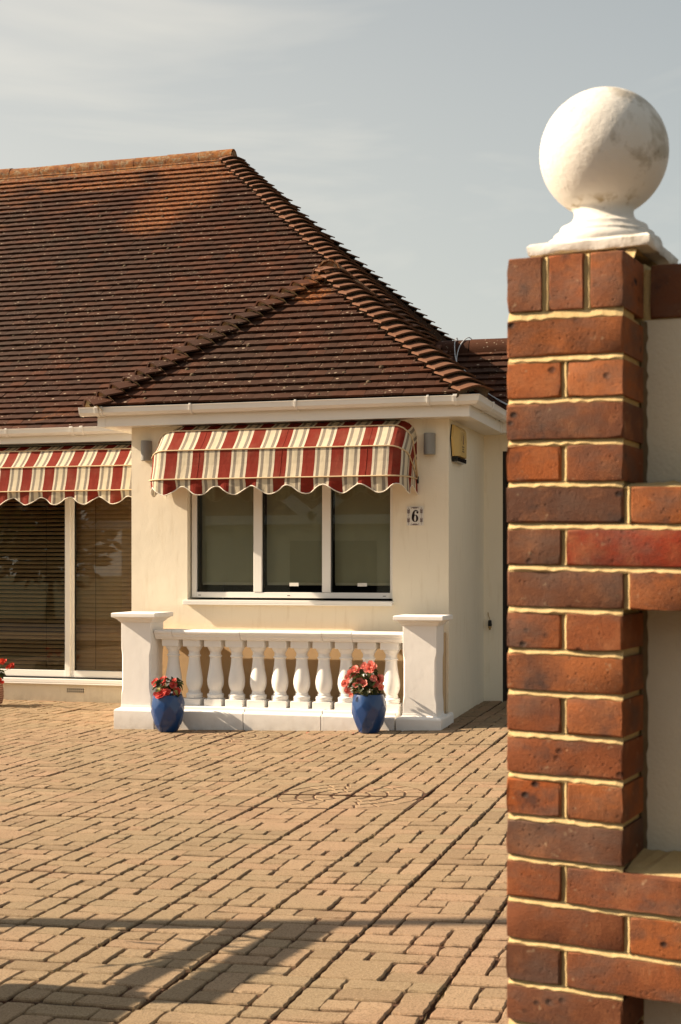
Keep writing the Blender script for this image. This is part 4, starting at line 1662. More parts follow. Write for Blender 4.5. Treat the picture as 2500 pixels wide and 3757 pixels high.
fxp = WXR + .0605
flatx(g, [(12.10, 2.47), (12.14, 2.47), (12.135, 2.52), (12.12, 2.568), (12.105, 2.52)], fxp)
flatx(g, [(12.12 + .02 * math.cos(2 * math.pi * i / 12), 2.47 + .012 * math.sin(2 * math.pi * i / 12)) for i in range(12)], fxp + .0005)
for k in range(6):
    for sg in (-1, 1):
        y = 12.12 + sg * (.045 + .008 * k)
        z = 2.562 - .014 * k
        flatx(g, [(y - .006, z), (y + .006, z), (y + .006, z - .009), (y - .006, z - .009)], fxp)
for k, wd in enumerate((.05, .035, .045)):
    z = 2.443 - .020 * k
    for q in range(4):
        y = 12.12 - wd + 2 * wd * q / 4
        flatx(g, [(y, z), (y + wd * .4, z), (y + wd * .4, z - .011), (y, z - .011)], fxp)
g.build('lettering', M['floral'], body)

# loose outdoor bulb socket on a wire
t = thing('bulb_socket', (-2.43, 13.40, .9), 'loose bulb socket hanging on a short wire on the set back wall', 'bulb socket')
g = MB()
g.tube([(-2.455, 13.418, .965), (-2.445, 13.40, .93), (-2.432, 13.385, .905), (-2.430, 13.38, .885)], .004, 6)
g.build('wire', M['brass'], t)
g = MB()
g.lathe([(.008, .05), (.016, .045), (.02, .0), (.017, -.008)], (-2.43, 13.38, .845), 12)
g.build('holder', M['black'], t, smooth=True)
g = MB()
g.lathe([(.016, .0), (.017, -.012), (.010, -.022), (.010, -.032), (.003, -.036)], (-2.43, 13.38, .836), 12)
g.build('cap', M['brass'], t, smooth=True)

# thin aerial cable over the low roof
t = thing('cable', (-2.8, 14.05, 3.66), 'thin grey cable looped over the low ridge and down the roof', 'cable')
for pts in ([(-2.90, 14.22, 3.62), (-2.885, 14.05, 3.70), (-2.885, 13.93, 3.62), (-2.83, 13.75, 3.42), (-2.72, 13.60, 3.29), (-2.60, 13.46, 3.17), (-2.48, 13.34, 3.07), (-2.34, 13.24, 2.98), (-2.20, 13.14, 2.90)],
            [(-2.72, 14.2, 3.62), (-2.76, 14.05, 3.70), (-2.83, 13.92, 3.60), (-2.825, 13.74, 3.40), (-2.71, 13.59, 3.30), (-2.59, 13.45, 3.18), (-2.50, 13.37, 3.10), (-2.38, 13.28, 3.00), (-2.22, 13.14, 2.905)]):
    g = MB()
    P_ = [Vector(p) for p in pts]
    fine_ = []
    for i in range(len(P_) - 1):
        p0, p1, p2, p3 = P_[max(i - 1, 0)], P_[i], P_[i + 1], P_[min(i + 2, len(P_) - 1)]
        for q in range(5):
            f = q / 5
            fine_.append(.5 * ((2 * p1) + (p2 - p0) * f + (2 * p0 - 5 * p1 + 4 * p2 - p3) * f * f + (3 * p1 - p0 - 3 * p2 + p3) * f ** 3))
    fine_.append(P_[-1])
    g.tube(fine_, .005, 6)
    g.build('strand', M['wire'], t, smooth='full')

# ------------------------------------------------------------------ balustrade
bal = thing('balustrade', (-3.9, 11.45, .05), 'white balustrade with two square piers in front of the bay window', 'balustrade')


def slabshape(mb, x0, x1, y0, y1, levels):
    """stack of rectangles: (outset, z)"""
    rings = [[(x0 - o, y0 - o, z), (x1 + o, y0 - o, z), (x1 + o, y1 + o, z), (x0 - o, y1 + o, z)] for o, z in levels]
    mb.loft(rings)


# plinth in moulded lengths, and the piers' own wider blocks
px = [-4.99, -4.745, -4.145, -3.46, -2.83]
for a, b in zip(px[:-1], px[1:]):
    g = MB()
    zz0 = -.12
    g.loft([[(x, y, z) for y, z in ((11.262, zz0), (11.262, .162), (11.268, .172), (11.305, .180), (11.31, .2065), (11.66, .2065), (11.66, zz0))] for x in (a + .0025, b - .0025)])
    g.build('plinth', M['white_masonry'], bal, bevel=.005)


def pier(x0, x1, label=None):
    y0, y1 = 11.30, 11.575
    g = MB()
    slabshape(g, x0, x1, y0, y1, [(.048, -.12), (.048, .160), (.040, .172), (.004, .186), (.002, .206), (0, .207)])
    g.build('pier_base', M['white_masonry'], bal, bevel=.004)
    g = MB()
    lev = [(0, .2075), (0, .275)] + [(.5 - .5 * math.cos(math.pi * i / 8), .275 + .085 * i / 8) for i in range(1, 9)] + [(.5 + .5 * math.cos(math.pi * i / 8), .63 + .085 * i / 8) for i in range(9)] + [(0, .920)]
    rings = []
    for f, z in lev:
        a_, c_ = .005 * f, .003 + .009 * f
        X0, X1, Y0, Y1 = x0 + a_, x1 - a_, y0, y1
        rings.append([(X0, Y0 + c_, z), (X0 + c_, Y0, z), (X1 - c_, Y0, z), (X1, Y0 + c_, z), (X1, Y1 - c_, z), (X1 - c_, Y1, z), (X0 + c_, Y1, z), (X0, Y1 - c_, z)])
    g.loft(rings)
    sh = g.build('pier', M['white_masonry'], bal, smooth=True)
    g = MB()
    slabshape(g, x0, x1, y0, y1, [(.004, .9205), (.011, .930), (.018, .933), (.024, .944), (.038, .955), (.049, .962), (.063, .966), (.066, .970), (.066, .998), (.059, 1.005)])
    g.build('pier_cap', M['white_masonry'], bal, bevel=.003)


pier(-5.283, -5.005)
pier(-2.772, -2.491)
g = MB()
g.box(-2.4935, -2.445, 11.632, 11.785, -.1, .18)
g.build('plinth', M['white_masonry'], bal, bevel=.02)
# rail
rp = [(11.385, .777), (11.375, .783), (11.372, .795), (11.360, .800), (11.356, .822), (11.346, .828), (11.342, .846), (11.352, .858), (11.60, .858), (11.615, .846), (11.61, .828), (11.60, .80), (11.585, .777)]
for a, b in zip((-5.0, -4.83, -4.21, -3.48, -3.22), (-4.83, -4.21, -3.48, -3.22, -2.776)):
    g = MB()
    dz = random.gauss(0, .0015)
    g.loft([[(x, y, z + dz) for y, z in rp] for x in (a + .0012, b - .0012)])
    g.build('rail', M['white_masonry'], bal, bevel=.004)
# balusters
bp = [(.060, .2665), (.066, .268), (.068, .276), (.066, .284), (.070, .290), (.071, .298), (.068, .308), (.058, .313), (.052, .318), (.055, .326), (.050, .334), (.050, .342), (.057, .356), (.066, .385), (.0695, .417), (.068, .445), (.063, .48), (.056, .52), (.050, .56), (.0465, .60), (.046, .624), (.052, .629), (.0555, .635), (.0535, .641), (.046, .645), (.0455, .675), (.051, .681), (.053, .686), (.062, .700), (.067, .712), (.0665, .7155)]
g = MB()
g.lathe([(r_ * 1.05 if r_ < .07 else r_ * 1.03, z_) for r_, z_ in bp], (0, 0, 0), 32)
g.box(-.0775, .0775, -.0775, .0775, .7156, .7768)
g.box(-.0785, .0785, -.0785, .0785, .207, .2664)
tmp = g.build('baluster', M['white_masonry'], bal, smooth=True, bevel=.003)
tmp.location = Vector((0, 0, 0))
bme = tmp.data
# mesh was built relative to the balustrade's origin: rebuild it around its own axis
for v_ in bme.vertices:
    v_.co += org(bal)
first = True
for k in range(11):
    x = -4.868 + k * .1955
    if first:
        o = tmp
        first = False
    else:
        o = tmp.copy()
        COL.objects.link(o)
        o.parent = bal
    o.location = Vector((x, 11.478, random.gauss(0, .0008))) - org(bal)
    o.rotation_euler = (0, 0, random.gauss(0, .02))

# ------------------------------------------------------------------ potted flowers
def faceted_pot(name, c, label, group):
    x, y, z = c
    t = thing(name, c, label, 'plant pot', group)
    g = MB()
    n = 9
    prof = [(.080, 0.0), (.118, .075), (.1435, .175), (.1415, .235), (.1275, .302)]
    rings = []
    for k, (r_, h) in enumerate(prof):
        ring = []
        for i in range(n):
            a = 2 * math.pi * (i + (.5 if k % 2 else 0)) / n + random.uniform(-.07, .07)
            q = r_ * (1 + random.uniform(-.004, .022)) if 0 < k < len(prof) - 1 else r_
            ring.append(Vector((x + q * math.cos(a), y + q * math.sin(a), z + h + (random.uniform(-.014, .014) if 0 < k < len(prof) - 1 else 0))))
        rings.append(ring)
    vs = [p for r_ in rings for p in r_]
    import bmesh
    bm = bmesh.new()
    for p in vs:
        bm.verts.new(p - Vector(c))
    bmesh.ops.convex_hull(bm, input=bm.verts)
    bmesh.ops.dissolve_limit(bm, angle_limit=R(9), verts=bm.verts, edges=bm.edges)
    up_ = [f for f in bm.faces if f.normal.z > .95]
    bmesh.ops.delete(bm, geom=up_, context='FACES_ONLY')
    me = bpy.data.meshes.new('body')
    bm.to_mesh(me)
    bm.free()
    me.materials.append(M['pot_blue'])
    me.polygons.foreach_set('use_smooth', [True] * len(me.polygons))
    bo = bpy.data.objects.new('body', me)
    COL.objects.link(bo)
    bo.parent = t
    bv = bo.modifiers.new('bevel', 'BEVEL')
    bv.width, bv.segments, bv.limit_method, bv.angle_limit = .006, 2, 'ANGLE', R(8)
    g = MB()
    # rim lip and inside
    m_ = 24
    top = rings[-1]
    inn = [Vector((x, y, z + .302)) + (p - Vector((x, y, z + .302))) * .93 for p in top]
    dn = [p - Vector((0, 0, .035)) for p in inn]
    b = len(vs) - n
    g.mesh_part(top + inn + dn, [(i, (i + 1) % n, n + (i + 1) % n, n + i) for i in range(n)] + [(n + i, n + (i + 1) % n, 2 * n + (i + 1) % n, 2 * n + i) for i in range(n)])
    o = g.build('rim', M['pot_blue'], t)
    g = MB()
    g.face([p + Vector((0, 0, .006)) for p in dn])
    g.build('soil', M['soil'], t)
    return t


def petal(mb, c, d, up, L, W, curl, m=0):
    """cupped petal from c along d, arching towards up"""
    d = Vector(d).normalized()
    s = d.cross(Vector(up))
    if s.length < 1e-3:
        s = Vector((1, 0, 0))
    s.normalize()
    u = s.cross(d)
    rows = []
    for k, (f, wd) in enumerate(((0, .22), (.38, .85), (.75, 1.0), (1.0, .55))):
        p = Vector(c) + d * (L * f) + u * (curl * L * f * f)
        rows.append([p - s * (W * wd / 2) + u * (W * .16 * wd), p, p + s * (W * wd / 2) + u * (W * .16 * wd) + u * random.uniform(-.1, .1) * W])
    vs = [q for r_ in rows for q in r_]
    fs = []
    for k in range(3):
        for i in range(2):
            fs.append((k * 3 + i, k * 3 + i + 1, k * 3 + i + 4, k * 3 + i + 3))
    mb.mesh_part(vs, fs, m)


def flower(parent, c, r_, mat, ruffle=True, face=(0, -.75, .65)):
    mb = MB()
    c = Vector(c)
    f = Vector(face).normalized()
    a = f.orthogonal().normalized()
    b = f.cross(a)
    layers = ((6, .2, 1.0), (6, .55, .82), (5, .95, .6), (4, 1.5, .38)) if ruffle else ((5, .25, 1.0), (3, .8, .6))
    for n, lift, sc in layers:
        o = random.uniform(0, 6)
        for k in range(n):
            t_ = o + 2 * math.pi * k / n + random.uniform(-.25, .25)
            d = a * math.cos(t_) + b * math.sin(t_) + f * (lift + random.uniform(-.12, .12))
            petal(mb, c - f * r_ * .15, d, f, r_ * sc * random.uniform(.9, 1.12), r_ * sc * .95, random.uniform(.0, .35))
    return mb.build('flower', mat, parent, smooth='full', fix=False)


def leaf_mesh(mat, L=.07, W=.05):
    mb = MB()
    n = 6
    vs = []
    for k in range(n):
        f = k / (n - 1)
        wd = W * math.sin(math.pi * min(1, f * .92 + .06)) ** .8 * (1 + .14 * (-1) ** k)
        z = .012 * math.sin(f * 3) - .02 * f * f
        vs += [(-wd / 2, L * f, z + .008), (0, L * f, z), (wd / 2, L * f, z + .008)]
    mb.mesh_part(vs, [(3 * k + i, 3 * k + i + 1, 3 * k + i + 4, 3 * k + i + 3) for k in range(n - 1) for i in range(2)])
    me = mb.mesh('leaf')
    me.materials.append(mat)
    me.polygons.foreach_set('use_smooth', [True] * len(me.polygons))
    return me


LEAF_D = [leaf_mesh(M['leaf'], random.uniform(.06, .085), random.uniform(.045, .065)) for _ in range(3)]
LEAF_L = [leaf_mesh(M['leaf_light'], .055, .022), leaf_mesh(M['leaf_light'], .05, .03)]


def leaves(parent, c, n, rad, h, meshes, spread=.9):
    for k in range(n):
        a = random.uniform(0, 2 * math.pi)
        q = rad * math.sqrt(random.random())
        p = Vector(c) + Vector((q * math.cos(a), q * math.sin(a), h * random.random()))
        rot = Matrix.Rotation(a - math.pi / 2 + random.gauss(0, .5), 3, 'Z') @ Matrix.Rotation(random.uniform(-.9, .6), 3, 'X') @ Matrix.Rotation(random.uniform(-.6, .6), 3, 'Y')
        place('leaf', random.choice(meshes), parent, p, rot)


def px2world(u, v, Y):
    a, b = (u - 1250) / 5218, -(v - 2075) / 5218
    dx, dy = a * ct - stn, a * stn + ct
    k = Y / dy
    return Vector((dx * k, Y, CAM_H + b * k))


# left blue pot with coral begonias
p1 = px2world(617, 2600, 11.11)
z1 = gz(p1.x, 11.11) + .002
faceted_pot('plant_pot', (p1.x, 11.11, z1), 'blue faceted glazed pot by the left pier with coral flowers', 'blue glazed pots')
t = thing('flowering_plant', (p1.x, 11.11, z1 + .28), 'small plant with coral red rose like blooms in the left blue pot', 'plant', 'plants in the blue pots')
leaves(t, (p1.x + .01, 11.11, z1 + .33), 36, .072, .11, LEAF_D)
leaves(t, (p1.x + .035, 11.06, z1 + .31), 5, .05, .05, LEAF_L)
leaves(t, (p1.x - .05, 11.05, z1 + .36), 3, .03, .04, LEAF_L)
for u, v, r_, y in ((600, 2501, .048, 11.06), (573, 2504, .036, 11.09), (590, 2547, .052, 11.01), (611, 2540, .036, 11.02), (637, 2514, .034, 11.09), (652, 2537, .037, 11.08), (640, 2498, .022, 11.12)):
    flower(t, px2world(u, v, y), r_ * 1.12, M['petal_rose'], True, (random.uniform(-.4, .3), -.8, random.uniform(.3, .7)))
g = MB()
for k in range(7):
    a = random.uniform(0, 6.28)
    g.tube([(p1.x + .02 * math.cos(a), 11.11 + .02 * math.sin(a), z1 + .26), (p1.x + .05 * math.cos(a), 11.11 + .05 * math.sin(a), z1 + .34), (p1.x + .075 * math.cos(a), 11.11 + .07 * math.sin(a), z1 + .41)], .0035, 5)
g.build('stems', M['stem'], t)

# right blue pot with salmon pink begonias
p2 = px2world(1354, 2600, 11.11)
z2 = gz(p2.x, 11.11) + .002
faceted_pot('plant_pot', (p2.x, 11.11, z2), 'blue faceted glazed pot by the right pier with a tall pink plant', 'blue glazed pots')
t = thing('flowering_plant', (p2.x, 11.11, z2 + .28), 'bushy plant with salmon pink blooms in the right blue pot', 'plant', 'plants in the blue pots')
leaves(t, (p2.x - .02, 11.09, z2 + .33), 80, .088, .17, LEAF_D)
leaves(t, (p2.x - .03, 11.04, z2 + .30), 9, .06, .12, LEAF_L)
for u, v, r_, y in ((1362, 2437, .03, 11.10), (1357, 2455, .042, 11.05), (1338, 2445, .03, 11.08), (1372, 2446, .028, 11.12), (1303, 2455, .032, 11.07), (1318, 2462, .026, 11.06), (1290, 2472, .035, 11.06), (1276, 2487, .026, 11.08), (1268, 2508, .033, 11.06), (1276, 2534, .028, 11.05), (1318, 2500, .031, 10.99), (1338, 2507, .030, 10.98), (1305, 2514, .022, 11.0), (1391, 2496, .044, 11.06), (1371, 2490, .028, 11.03), (1399, 2522, .026, 11.07), (1380, 2512, .03, 11.04), (1290, 2550, .02, 11.0)):
    flower(t, px2world(u, v, y), r_ * 1.18, M['petal_pink'], r_ > .03, (random.uniform(-.5, .4), -.8, random.uniform(.1, .6)))
g = MB()
for k in range(34):
    q = px2world(random.gauss(1330, 26), random.gauss(2492, 26), 11.03 + random.random() * .04)
    petal(g, q, (random.gauss(0, 1), random.gauss(0, 1), random.gauss(0, 1)), (0, 0, 1), .018, .012, .3)
b_ = g.build('buds', M['bud'], t, smooth='full', fix=False)
b_['kind'] = 'stuff'
g = MB()
for k in range(10):
    a = random.uniform(0, 6.28)
    g.tube([(p2.x + .02 * math.cos(a), 11.11 + .02 * math.sin(a), z2 + .26), (p2.x + .05 * math.cos(a) - .01, 11.11 + .05 * math.sin(a), z2 + .36), (p2.x + .08 * math.cos(a) - .02, 11.11 + .07 * math.sin(a), z2 + .49)], .004, 5)
g.build('stems', M['stem'], t)
# fallen petals beside the pot
for u, v, lab in ((1297, 2688, 'fallen pink petal on the paving touching the foot of the right blue pot'), (1122, 2698, 'fallen pink petal lying alone on the paving between the two blue pots')):
    q = px2world(u, v, 11.02)
    q.z = gz(q.x, 11.02) + .006
    g = MB()
    petal(g, q, (random.gauss(0, 1), random.gauss(0, 1), .1), (0, 0, 1), .03, .026, .2)
    tag(g.build('fallen_petal', M['petal_pink'], fix=False), lab, 'petal', 'fallen petals')

# brown ribbed pot at the far left with red geraniums
p3 = Vector((-7.37, 12.70, 0))
z3 = gz(p3.x, 12.7) + .004
t = thing('plant_pot', (p3.x, 12.70, z3), 'brown ribbed clay pot before the patio doors with red geraniums', 'plant pot')
g = MB()
pr = [(.085, 0), (.118, .02), (.132, .07), (.132, .15), (.122, .215), (.110, .262), (.104, .270), (.098, .262), (.104, .21)]
fine_ = []
for i in range(len(pr) - 1):
    for q in range(4):
        f = q / 4
        fine_.append((pr[i][0] * (1 - f) + pr[i + 1][0] * f + (.0016 if q % 2 else -.0016), pr[i][1] * (1 - f) + pr[i + 1][1] * f))
g.lathe(fine_, (p3.x, 12.70, z3), 32)
g.build('body', M['pot_brown'], t, smooth='full')
g = MB()
g.lathe([(.001, .236), (.10, .236)], (p3.x, 12.70, z3), 20, caps=False)
g.build('soil', M['soil'], t)
t = thing('flowering_plant', (p3.x, 12.70, z3 + .24), 'scarlet geranium with dark leaves in the brown ribbed pot', 'plant')
leaves(t, (p3.x, 12.70, z3 + .25), 30, .12, .13, LEAF_D)
for u, v, r_, y in ((14, 2424, .05, 12.62), (-12, 2432, .05, 12.66), (37, 2446, .046, 12.62), (4, 2500, .04, 12.60), (-30, 2420, .05, 12.70), (-40, 2470, .045, 12.66)):
    for q in range(5):
        flower(t, px2world(u, v, y) + Vector((random.gauss(0, .016), random.gauss(0, .012), random.gauss(0, .016))), r_ * .5, M['petal_red'], False, (random.uniform(-.6, .6), -.8, random.uniform(.0, .7)))
g = MB()
for u, v in ((14, 2430), (-12, 2440), (37, 2452), (-30, 2430)):
    q = px2world(u, v, 12.64)
    g.tube([(p3.x + random.gauss(0, .03), 12.70, z3 + .24), ((p3.x + q.x) / 2, 12.68, z3 + .33), q], .0035, 5)
g.build('stems', M['stem'], t)

# ------------------------------------------------------------------ brick gate wall in the foreground
P0 = Vector((-.4346, 2.5577, 0))
e1 = Vector((math.cos(R(-9.71)), math.sin(R(-9.71)), 0))
e2 = Vector((-e1.y, e1.x, 0))
TILT = -.017


def W(l1, l2, z):
    return P0 + e1 * l1 + e2 * l2 + Vector((0, 0, z + TILT * min(l1, .6)))


gw = thing('brick_wall', (P0.x, P0.y, gz(P0.x, P0.y)), 'red brick gate pier and wall with rendered panels beside the driveway', 'wall')
REC = .0085        # depth of the joints


def brick(l1a, l1b, z0, z1, d0=0.0, d1=.148, tone=None, rough=.0016):
    """one brick: rough-edged block with worn arrises"""
    nx, nz = max(3, int((l1b - l1a) / .028)), max(3, int((z1 - z0) / .022))
    mb = MB()
    cx, cz = (l1a + l1b) / 2, (z0 + z1) / 2
    dout = random.uniform(-.0015, .002)
    hx, hz = (l1b - l1a) / 2, (z1 - z0) / 2
    ta, tb_ = random.gauss(0, .004), random.gauss(0, .004)
    rj = lambda s_: random.uniform(-s_, s_)
    fr = []
    for j in range(nz + 1):
        for i in range(nx + 1):
            fx, fz = -1 + 2 * i / nx, -1 + 2 * j / nz
            edge = i in (0, nx) or j in (0, nz)
            corner = i in (0, nx) and j in (0, nz)
            x, z = cx + hx * fx, cz + hz * fz
            y = d0 + dout + ta * fx * .4 + tb_ * fz * .2
            if edge:
                y += .0012 + rj(.0011)
                x -= fx * (.0009 if i in (0, nx) else 0) * random.uniform(.2, 1.6)
                z -= fz * (.0009 if j in (0, nz) else 0) * random.uniform(.2, 1.6)
                x += rj(.0006)
                z += rj(.0006)
            else:
                near = i in (1, nx - 1) or j in (1, nz - 1)
                y += rj(.0007) + (.0004 if near else 0)
                if i in (1, nx - 1):
                    x = cx + math.copysign(hx - .004, fx)
                if j in (1, nz - 1):
                    z = cz + math.copysign(hz - .004, fz)
            if corner:
                x -= fx * .002 * random.random()
                z -= fz * .002 * random.random()
                y += .001
            fr.append((x, y, z))
    b = len(fr)
    per = [j * (nx + 1) + i for j, i in [(0, i) for i in range(nx)] + [(j, nx) for j in range(nz)] + [(nz, i) for i in range(nx, 0, -1)] + [(j, 0) for j in range(nz, 0, -1)]]
    mid, back = [], []
    for k in per:
        x, y, z = fr[k]
        fx, fz = (x - cx) / hx, (z - cz) / hz
        xo = cx + math.copysign(hx, fx) if abs(fx) > .93 else x
        zo = cz + math.copysign(hz, fz) if abs(fz) > .90 else z
        mid.append((xo + rj(.0006), d0 + dout + .006 + rj(.001), zo + rj(.0006)))
        back.append((xo, d1, zo))
    vs = fr + mid + back
    n = len(per)
    fs = [(j * (nx + 1) + i, j * (nx + 1) + i + 1, (j + 1) * (nx + 1) + i + 1, (j + 1) * (nx + 1) + i) for j in range(nz) for i in range(nx)]
    fs += [(per[k], b + k, b + (k + 1) % n, per[(k + 1) % n]) for k in range(n)]
    fs += [(b + k, b + n + k, b + n + (k + 1) % n, b + (k + 1) % n) for k in range(n)]
    fs.append(tuple(b + n + k for k in range(n)))
    mb.mesh_part([W(*p) for p in vs], fs)
    o = mb.build('brick', M['brick'], gw, smooth=True)
    o.data.set_sharp_from_angle(angle=R(25))
    o['tone'] = float(tone if tone is not None else random.random())
    # put the object's origin at the brick's centre so that it can be picked up by itself
    return o


PW, RX = .214, 1.05
zt = lambda k: 1.8545 - .075 * (k - 2)
BH = .0640
# tones: 0 orange, .2 light orange, .4 brown red, .6 brown, .8 dark brown, 1 deep red
for (a, b), tn in zip(((0, .0655), (.0775, .1425), (.154, PW)), (.58, .36, .30)):
    brick(a, b, 1.871, 1.969, 0, .149 if a > .15 else .102, tn)
for (a, b), tn in zip([(PW + .012 + .0775 * k, PW + .0775 * (k + 1)) for k in range(11)], (.6, .7, .1, .4, .3, .6, .2, .5, .3, .7, .2)):
    brick(a, b, 1.871, 1.969, .150, .252, tn)
ST = {2: .22, 4: .52, 6: .72, 8: .62, 10: .24, 12: .42, 14: .66, 16: .50, 18: .56, 20: .4, 22: .5, 24: .3}
HD = {3: (.14, .22), 5: (.10, .48), 7: (.62, .97), 9: (.34, .38), 11: (.42, .28), 13: (.04, .18), 15: (.38, .46), 17: (.62, .34), 19: (.3, .2), 21: (.5, .3), 23: (.2, .6), 25: (.3, .4)}
BAND = {6, 7, 8, 15, 16, 17}
zg = gz(P0.x, P0.y) - .05
k = 2
while zt(k) > zg:
    z1b, z0b = zt(k), zt(k) - BH
    if k % 2 == 0:
        brick(0, PW, z0b, z1b, 0, .148, ST.get(k))
        if k in BAND:
            x = PW + .012
            for q in range(5):
                L = .102 if q % 2 == 0 else .214
                brick(x, x + L, z0b, z1b, 0, .148, (.15, .5, .3, .6, .2)[q])
                x += L + .012
    else:
        h = HD.get(k, (.3, .5))
        brick(0, .1005, z0b, z1b, 0, .148, h[0])
        if k in BAND:
            x = .1125
            for q in range(4):
                brick(x, x + .2395, z0b, z1b, 0, .148, h[1] if q == 0 else random.random())
                x += .2515
        else:
            brick(.1125, PW, z0b, z1b, 0, .148, h[1])
    k += 1


# mortar: a rough sheet just behind the brick faces, solid to the back
def mortar_face(mb, l0, l1, z0, z1, d, back, step_=.009):
    nx, nz = max(2, int((l1 - l0) / step_)), max(2, int((z1 - z0) / step_))
    vs = []
    for j in range(nz + 1):
        for i in range(nx + 1):
            ed = i in (0, nx)
            vs.append(W(l0 + (l1 - l0) * i / nx, d + random.uniform(-.0006, .0006) + (.002 if ed else 0), z0 + (z1 - z0) * j / nz))
    mb.mesh_part(vs, [(j * (nx + 1) + i, j * (nx + 1) + i + 1, (j + 1) * (nx + 1) + i + 1, (j + 1) * (nx + 1) + i) for j in range(nz) for i in range(nx)])
    per = [j * (nx + 1) + i for j, i in [(0, i) for i in range(nx)] + [(j, nx) for j in range(nz)] + [(nz, i) for i in range(nx, 0, -1)] + [(j, 0) for j in range(nz, 0, -1)]]
    fv = [vs[q] for q in per]
    bv = []
    for q in per:
        j, i = divmod(q, nx + 1)
        bv.append(W(l0 + (l1 - l0) * i / nx, back, z0 + (z1 - z0) * j / nz))
    n = len(per)
    mb.mesh_part(fv + bv, [(a, n + a, n + (a + 1) % n, (a + 1) % n) for a in range(n)] + [tuple(n + a for a in range(n))])


g = MB()
mortar_face(g, .0065, PW - .0065, zg, 1.862, REC + .003, .146)
mortar_face(g, .006, PW - .006, 1.862, 1.960, REC, .101)
mortar_face(g, PW - .006, RX, zt(8) - BH + .006, zt(6) - .004, REC + .003, .146)
mortar_face(g, PW - .006, RX, zt(17) - BH + .006, zt(15) - .004, REC + .003, .146)
mortar_face(g, PW - .006, RX, 1.862, 1.962, .1585, .25)
def struck_bed(mb, l0, l1, zl, zh, y0=0.0):
    n_ = max(4, int((l1 - l0) / .012))
    vs = []
    wob = 0
    for i in range(n_ + 1):
        x = l0 + (l1 - l0) * i / n_
        wob = wob * .7 + random.uniform(-.0007, .0007)
        ed = .003 if i in (0, n_) else 0
        vs += [W(x, y0 + .0105, zh + .0012), W(x, y0 + .0072 + wob + ed, zh - .0022 + random.uniform(-.0007, .0005)), W(x, y0 + .0012 + wob + ed, zl + .0012 + random.uniform(-.0016, .0024)), W(x, y0 + .004, zl - .002)]
    mb.mesh_part(vs, [(4 * i + q, 4 * (i + 1) + q, 4 * (i + 1) + q + 1, 4 * i + q + 1) for i in range(n_) for q in range(3)])


def struck_perp(mb, xl, xr, z0, z1, y0=0.0):
    n_ = max(4, int((z1 - z0) / .010))
    vs = []
    for i in range(n_ + 1):
        z = z0 + (z1 - z0) * i / n_
        j_ = random.uniform(-.0006, .0006)
        vs += [W(xl - .001, y0 + .0115, z), W(xl + .45 * (xr - xl), y0 + .0090 + j_, z), W(xr - .0010 + j_, y0 + .0025 + j_, z), W(xr + .0015, y0 + .004, z)]
    mb.mesh_part(vs, [(4 * i + q, 4 * (i + 1) + q, 4 * (i + 1) + q + 1, 4 * i + q + 1) for i in range(n_) for q in range(3)])


for k in range(2, 40):
    if zt(k + 1) < zg:
        break
    zl, zh = zt(k + 1), zt(k) - BH
    struck_bed(g, .002, RX if k in BAND and (k + 1) in BAND else PW - .001, zl, zh)
    if k % 2:
        struck_perp(g, .1005, .1125, zt(k) - BH, zt(k))
        if k in BAND:
            for q in range(3):
                struck_perp(g, .352 + .2515 * q, .364 + .2515 * q, zt(k) - BH, zt(k))
    elif k in BAND:
        x = PW
        for q in range(5):
            struck_perp(g, x, x + .012, zt(k) - BH, zt(k))
            x += .012 + (.102 if q % 2 == 0 else .214)
struck_bed(g, .002, PW - .001, 1.8545, 1.871)
for a, b in ((.0655, .0775), (.1425, .154)):
    struck_perp(g, a, b, 1.871, 1.967)
# ledge mortar fillets
for kk in (15, 6):
    zz_ = zt(kk)
    n_ = 60
    vs = []
    for i in range(n_ + 1):
        x = PW + (RX - PW) * i / n_
        vs += [W(x, .004 + random.uniform(-.001, .001), zz_ - .002), W(x, .06, zz_ + .007 + random.uniform(-.002, .002)), W(x, .152, zz_ + .016 + random.uniform(-.003, .003))]
    g.mesh_part(vs, [(3 * i + q, 3 * (i + 1) + q, 3 * (i + 1) + q + 1, 3 * i + q + 1) for i in range(n_) for q in range(2)])
g.build('mortar', M['mortar'], gw, fix=True)
# body of the pier and wall behind the face work, bedding on top
g = MB()
g.mesh_part([W(a, b, c) for a in (.002, PW - .002) for b in (.1485, .40) for c in (zg, 1.962)], [(0, 1, 3, 2), (4, 6, 7, 5), (0, 4, 5, 1), (2, 3, 7, 6), (0, 2, 6, 4), (1, 5, 7, 3)])
g.build('pier_core', M['mortar'], gw)
g = MB()
n_ = 16
vs = []
for j in range(n_ + 1):
    for i in range(n_ + 1):
        a, b = -.0 + PW * i / n_, .03 + .36 * j / n_
        h = 1.972 + random.uniform(-.003, .004) + (.016 if .03 < a < .22 and b > .085 else -.006)
        vs.append(W(a, b, h))
g.mesh_part(vs, [(j * (n_ + 1) + i, j * (n_ + 1) + i + 1, (j + 1) * (n_ + 1) + i + 1, (j + 1) * (n_ + 1) + i) for j in range(n_) for i in range(n_)])
g.face([W(0, .03, 1.95), W(PW, .03, 1.95), W(PW, .03, 1.97), W(0, .03, 1.97)])
g.face([W(PW, .15, 1.955), W(PW, .39, 1.955), W(PW, .39, 1.985), W(PW, .15, 1.972)])
g.build('bedding', M['mortar'], gw, fix=True)
M['panel'] = mat_render_paint('cream rendered panel', (.66, .60, .47), .4, 130, .3)
g = MB()
g.mesh_part([W(a, b, c) for a in (PW - .001, RX) for b in (.1555, .36) for c in (zg, 1.868)], [(0, 1, 3, 2), (4, 6, 7, 5), (0, 4, 5, 1), (2, 3, 7, 6), (0, 2, 6, 4), (1, 5, 7, 3)])
g.build('render_panel', M['panel'], gw)
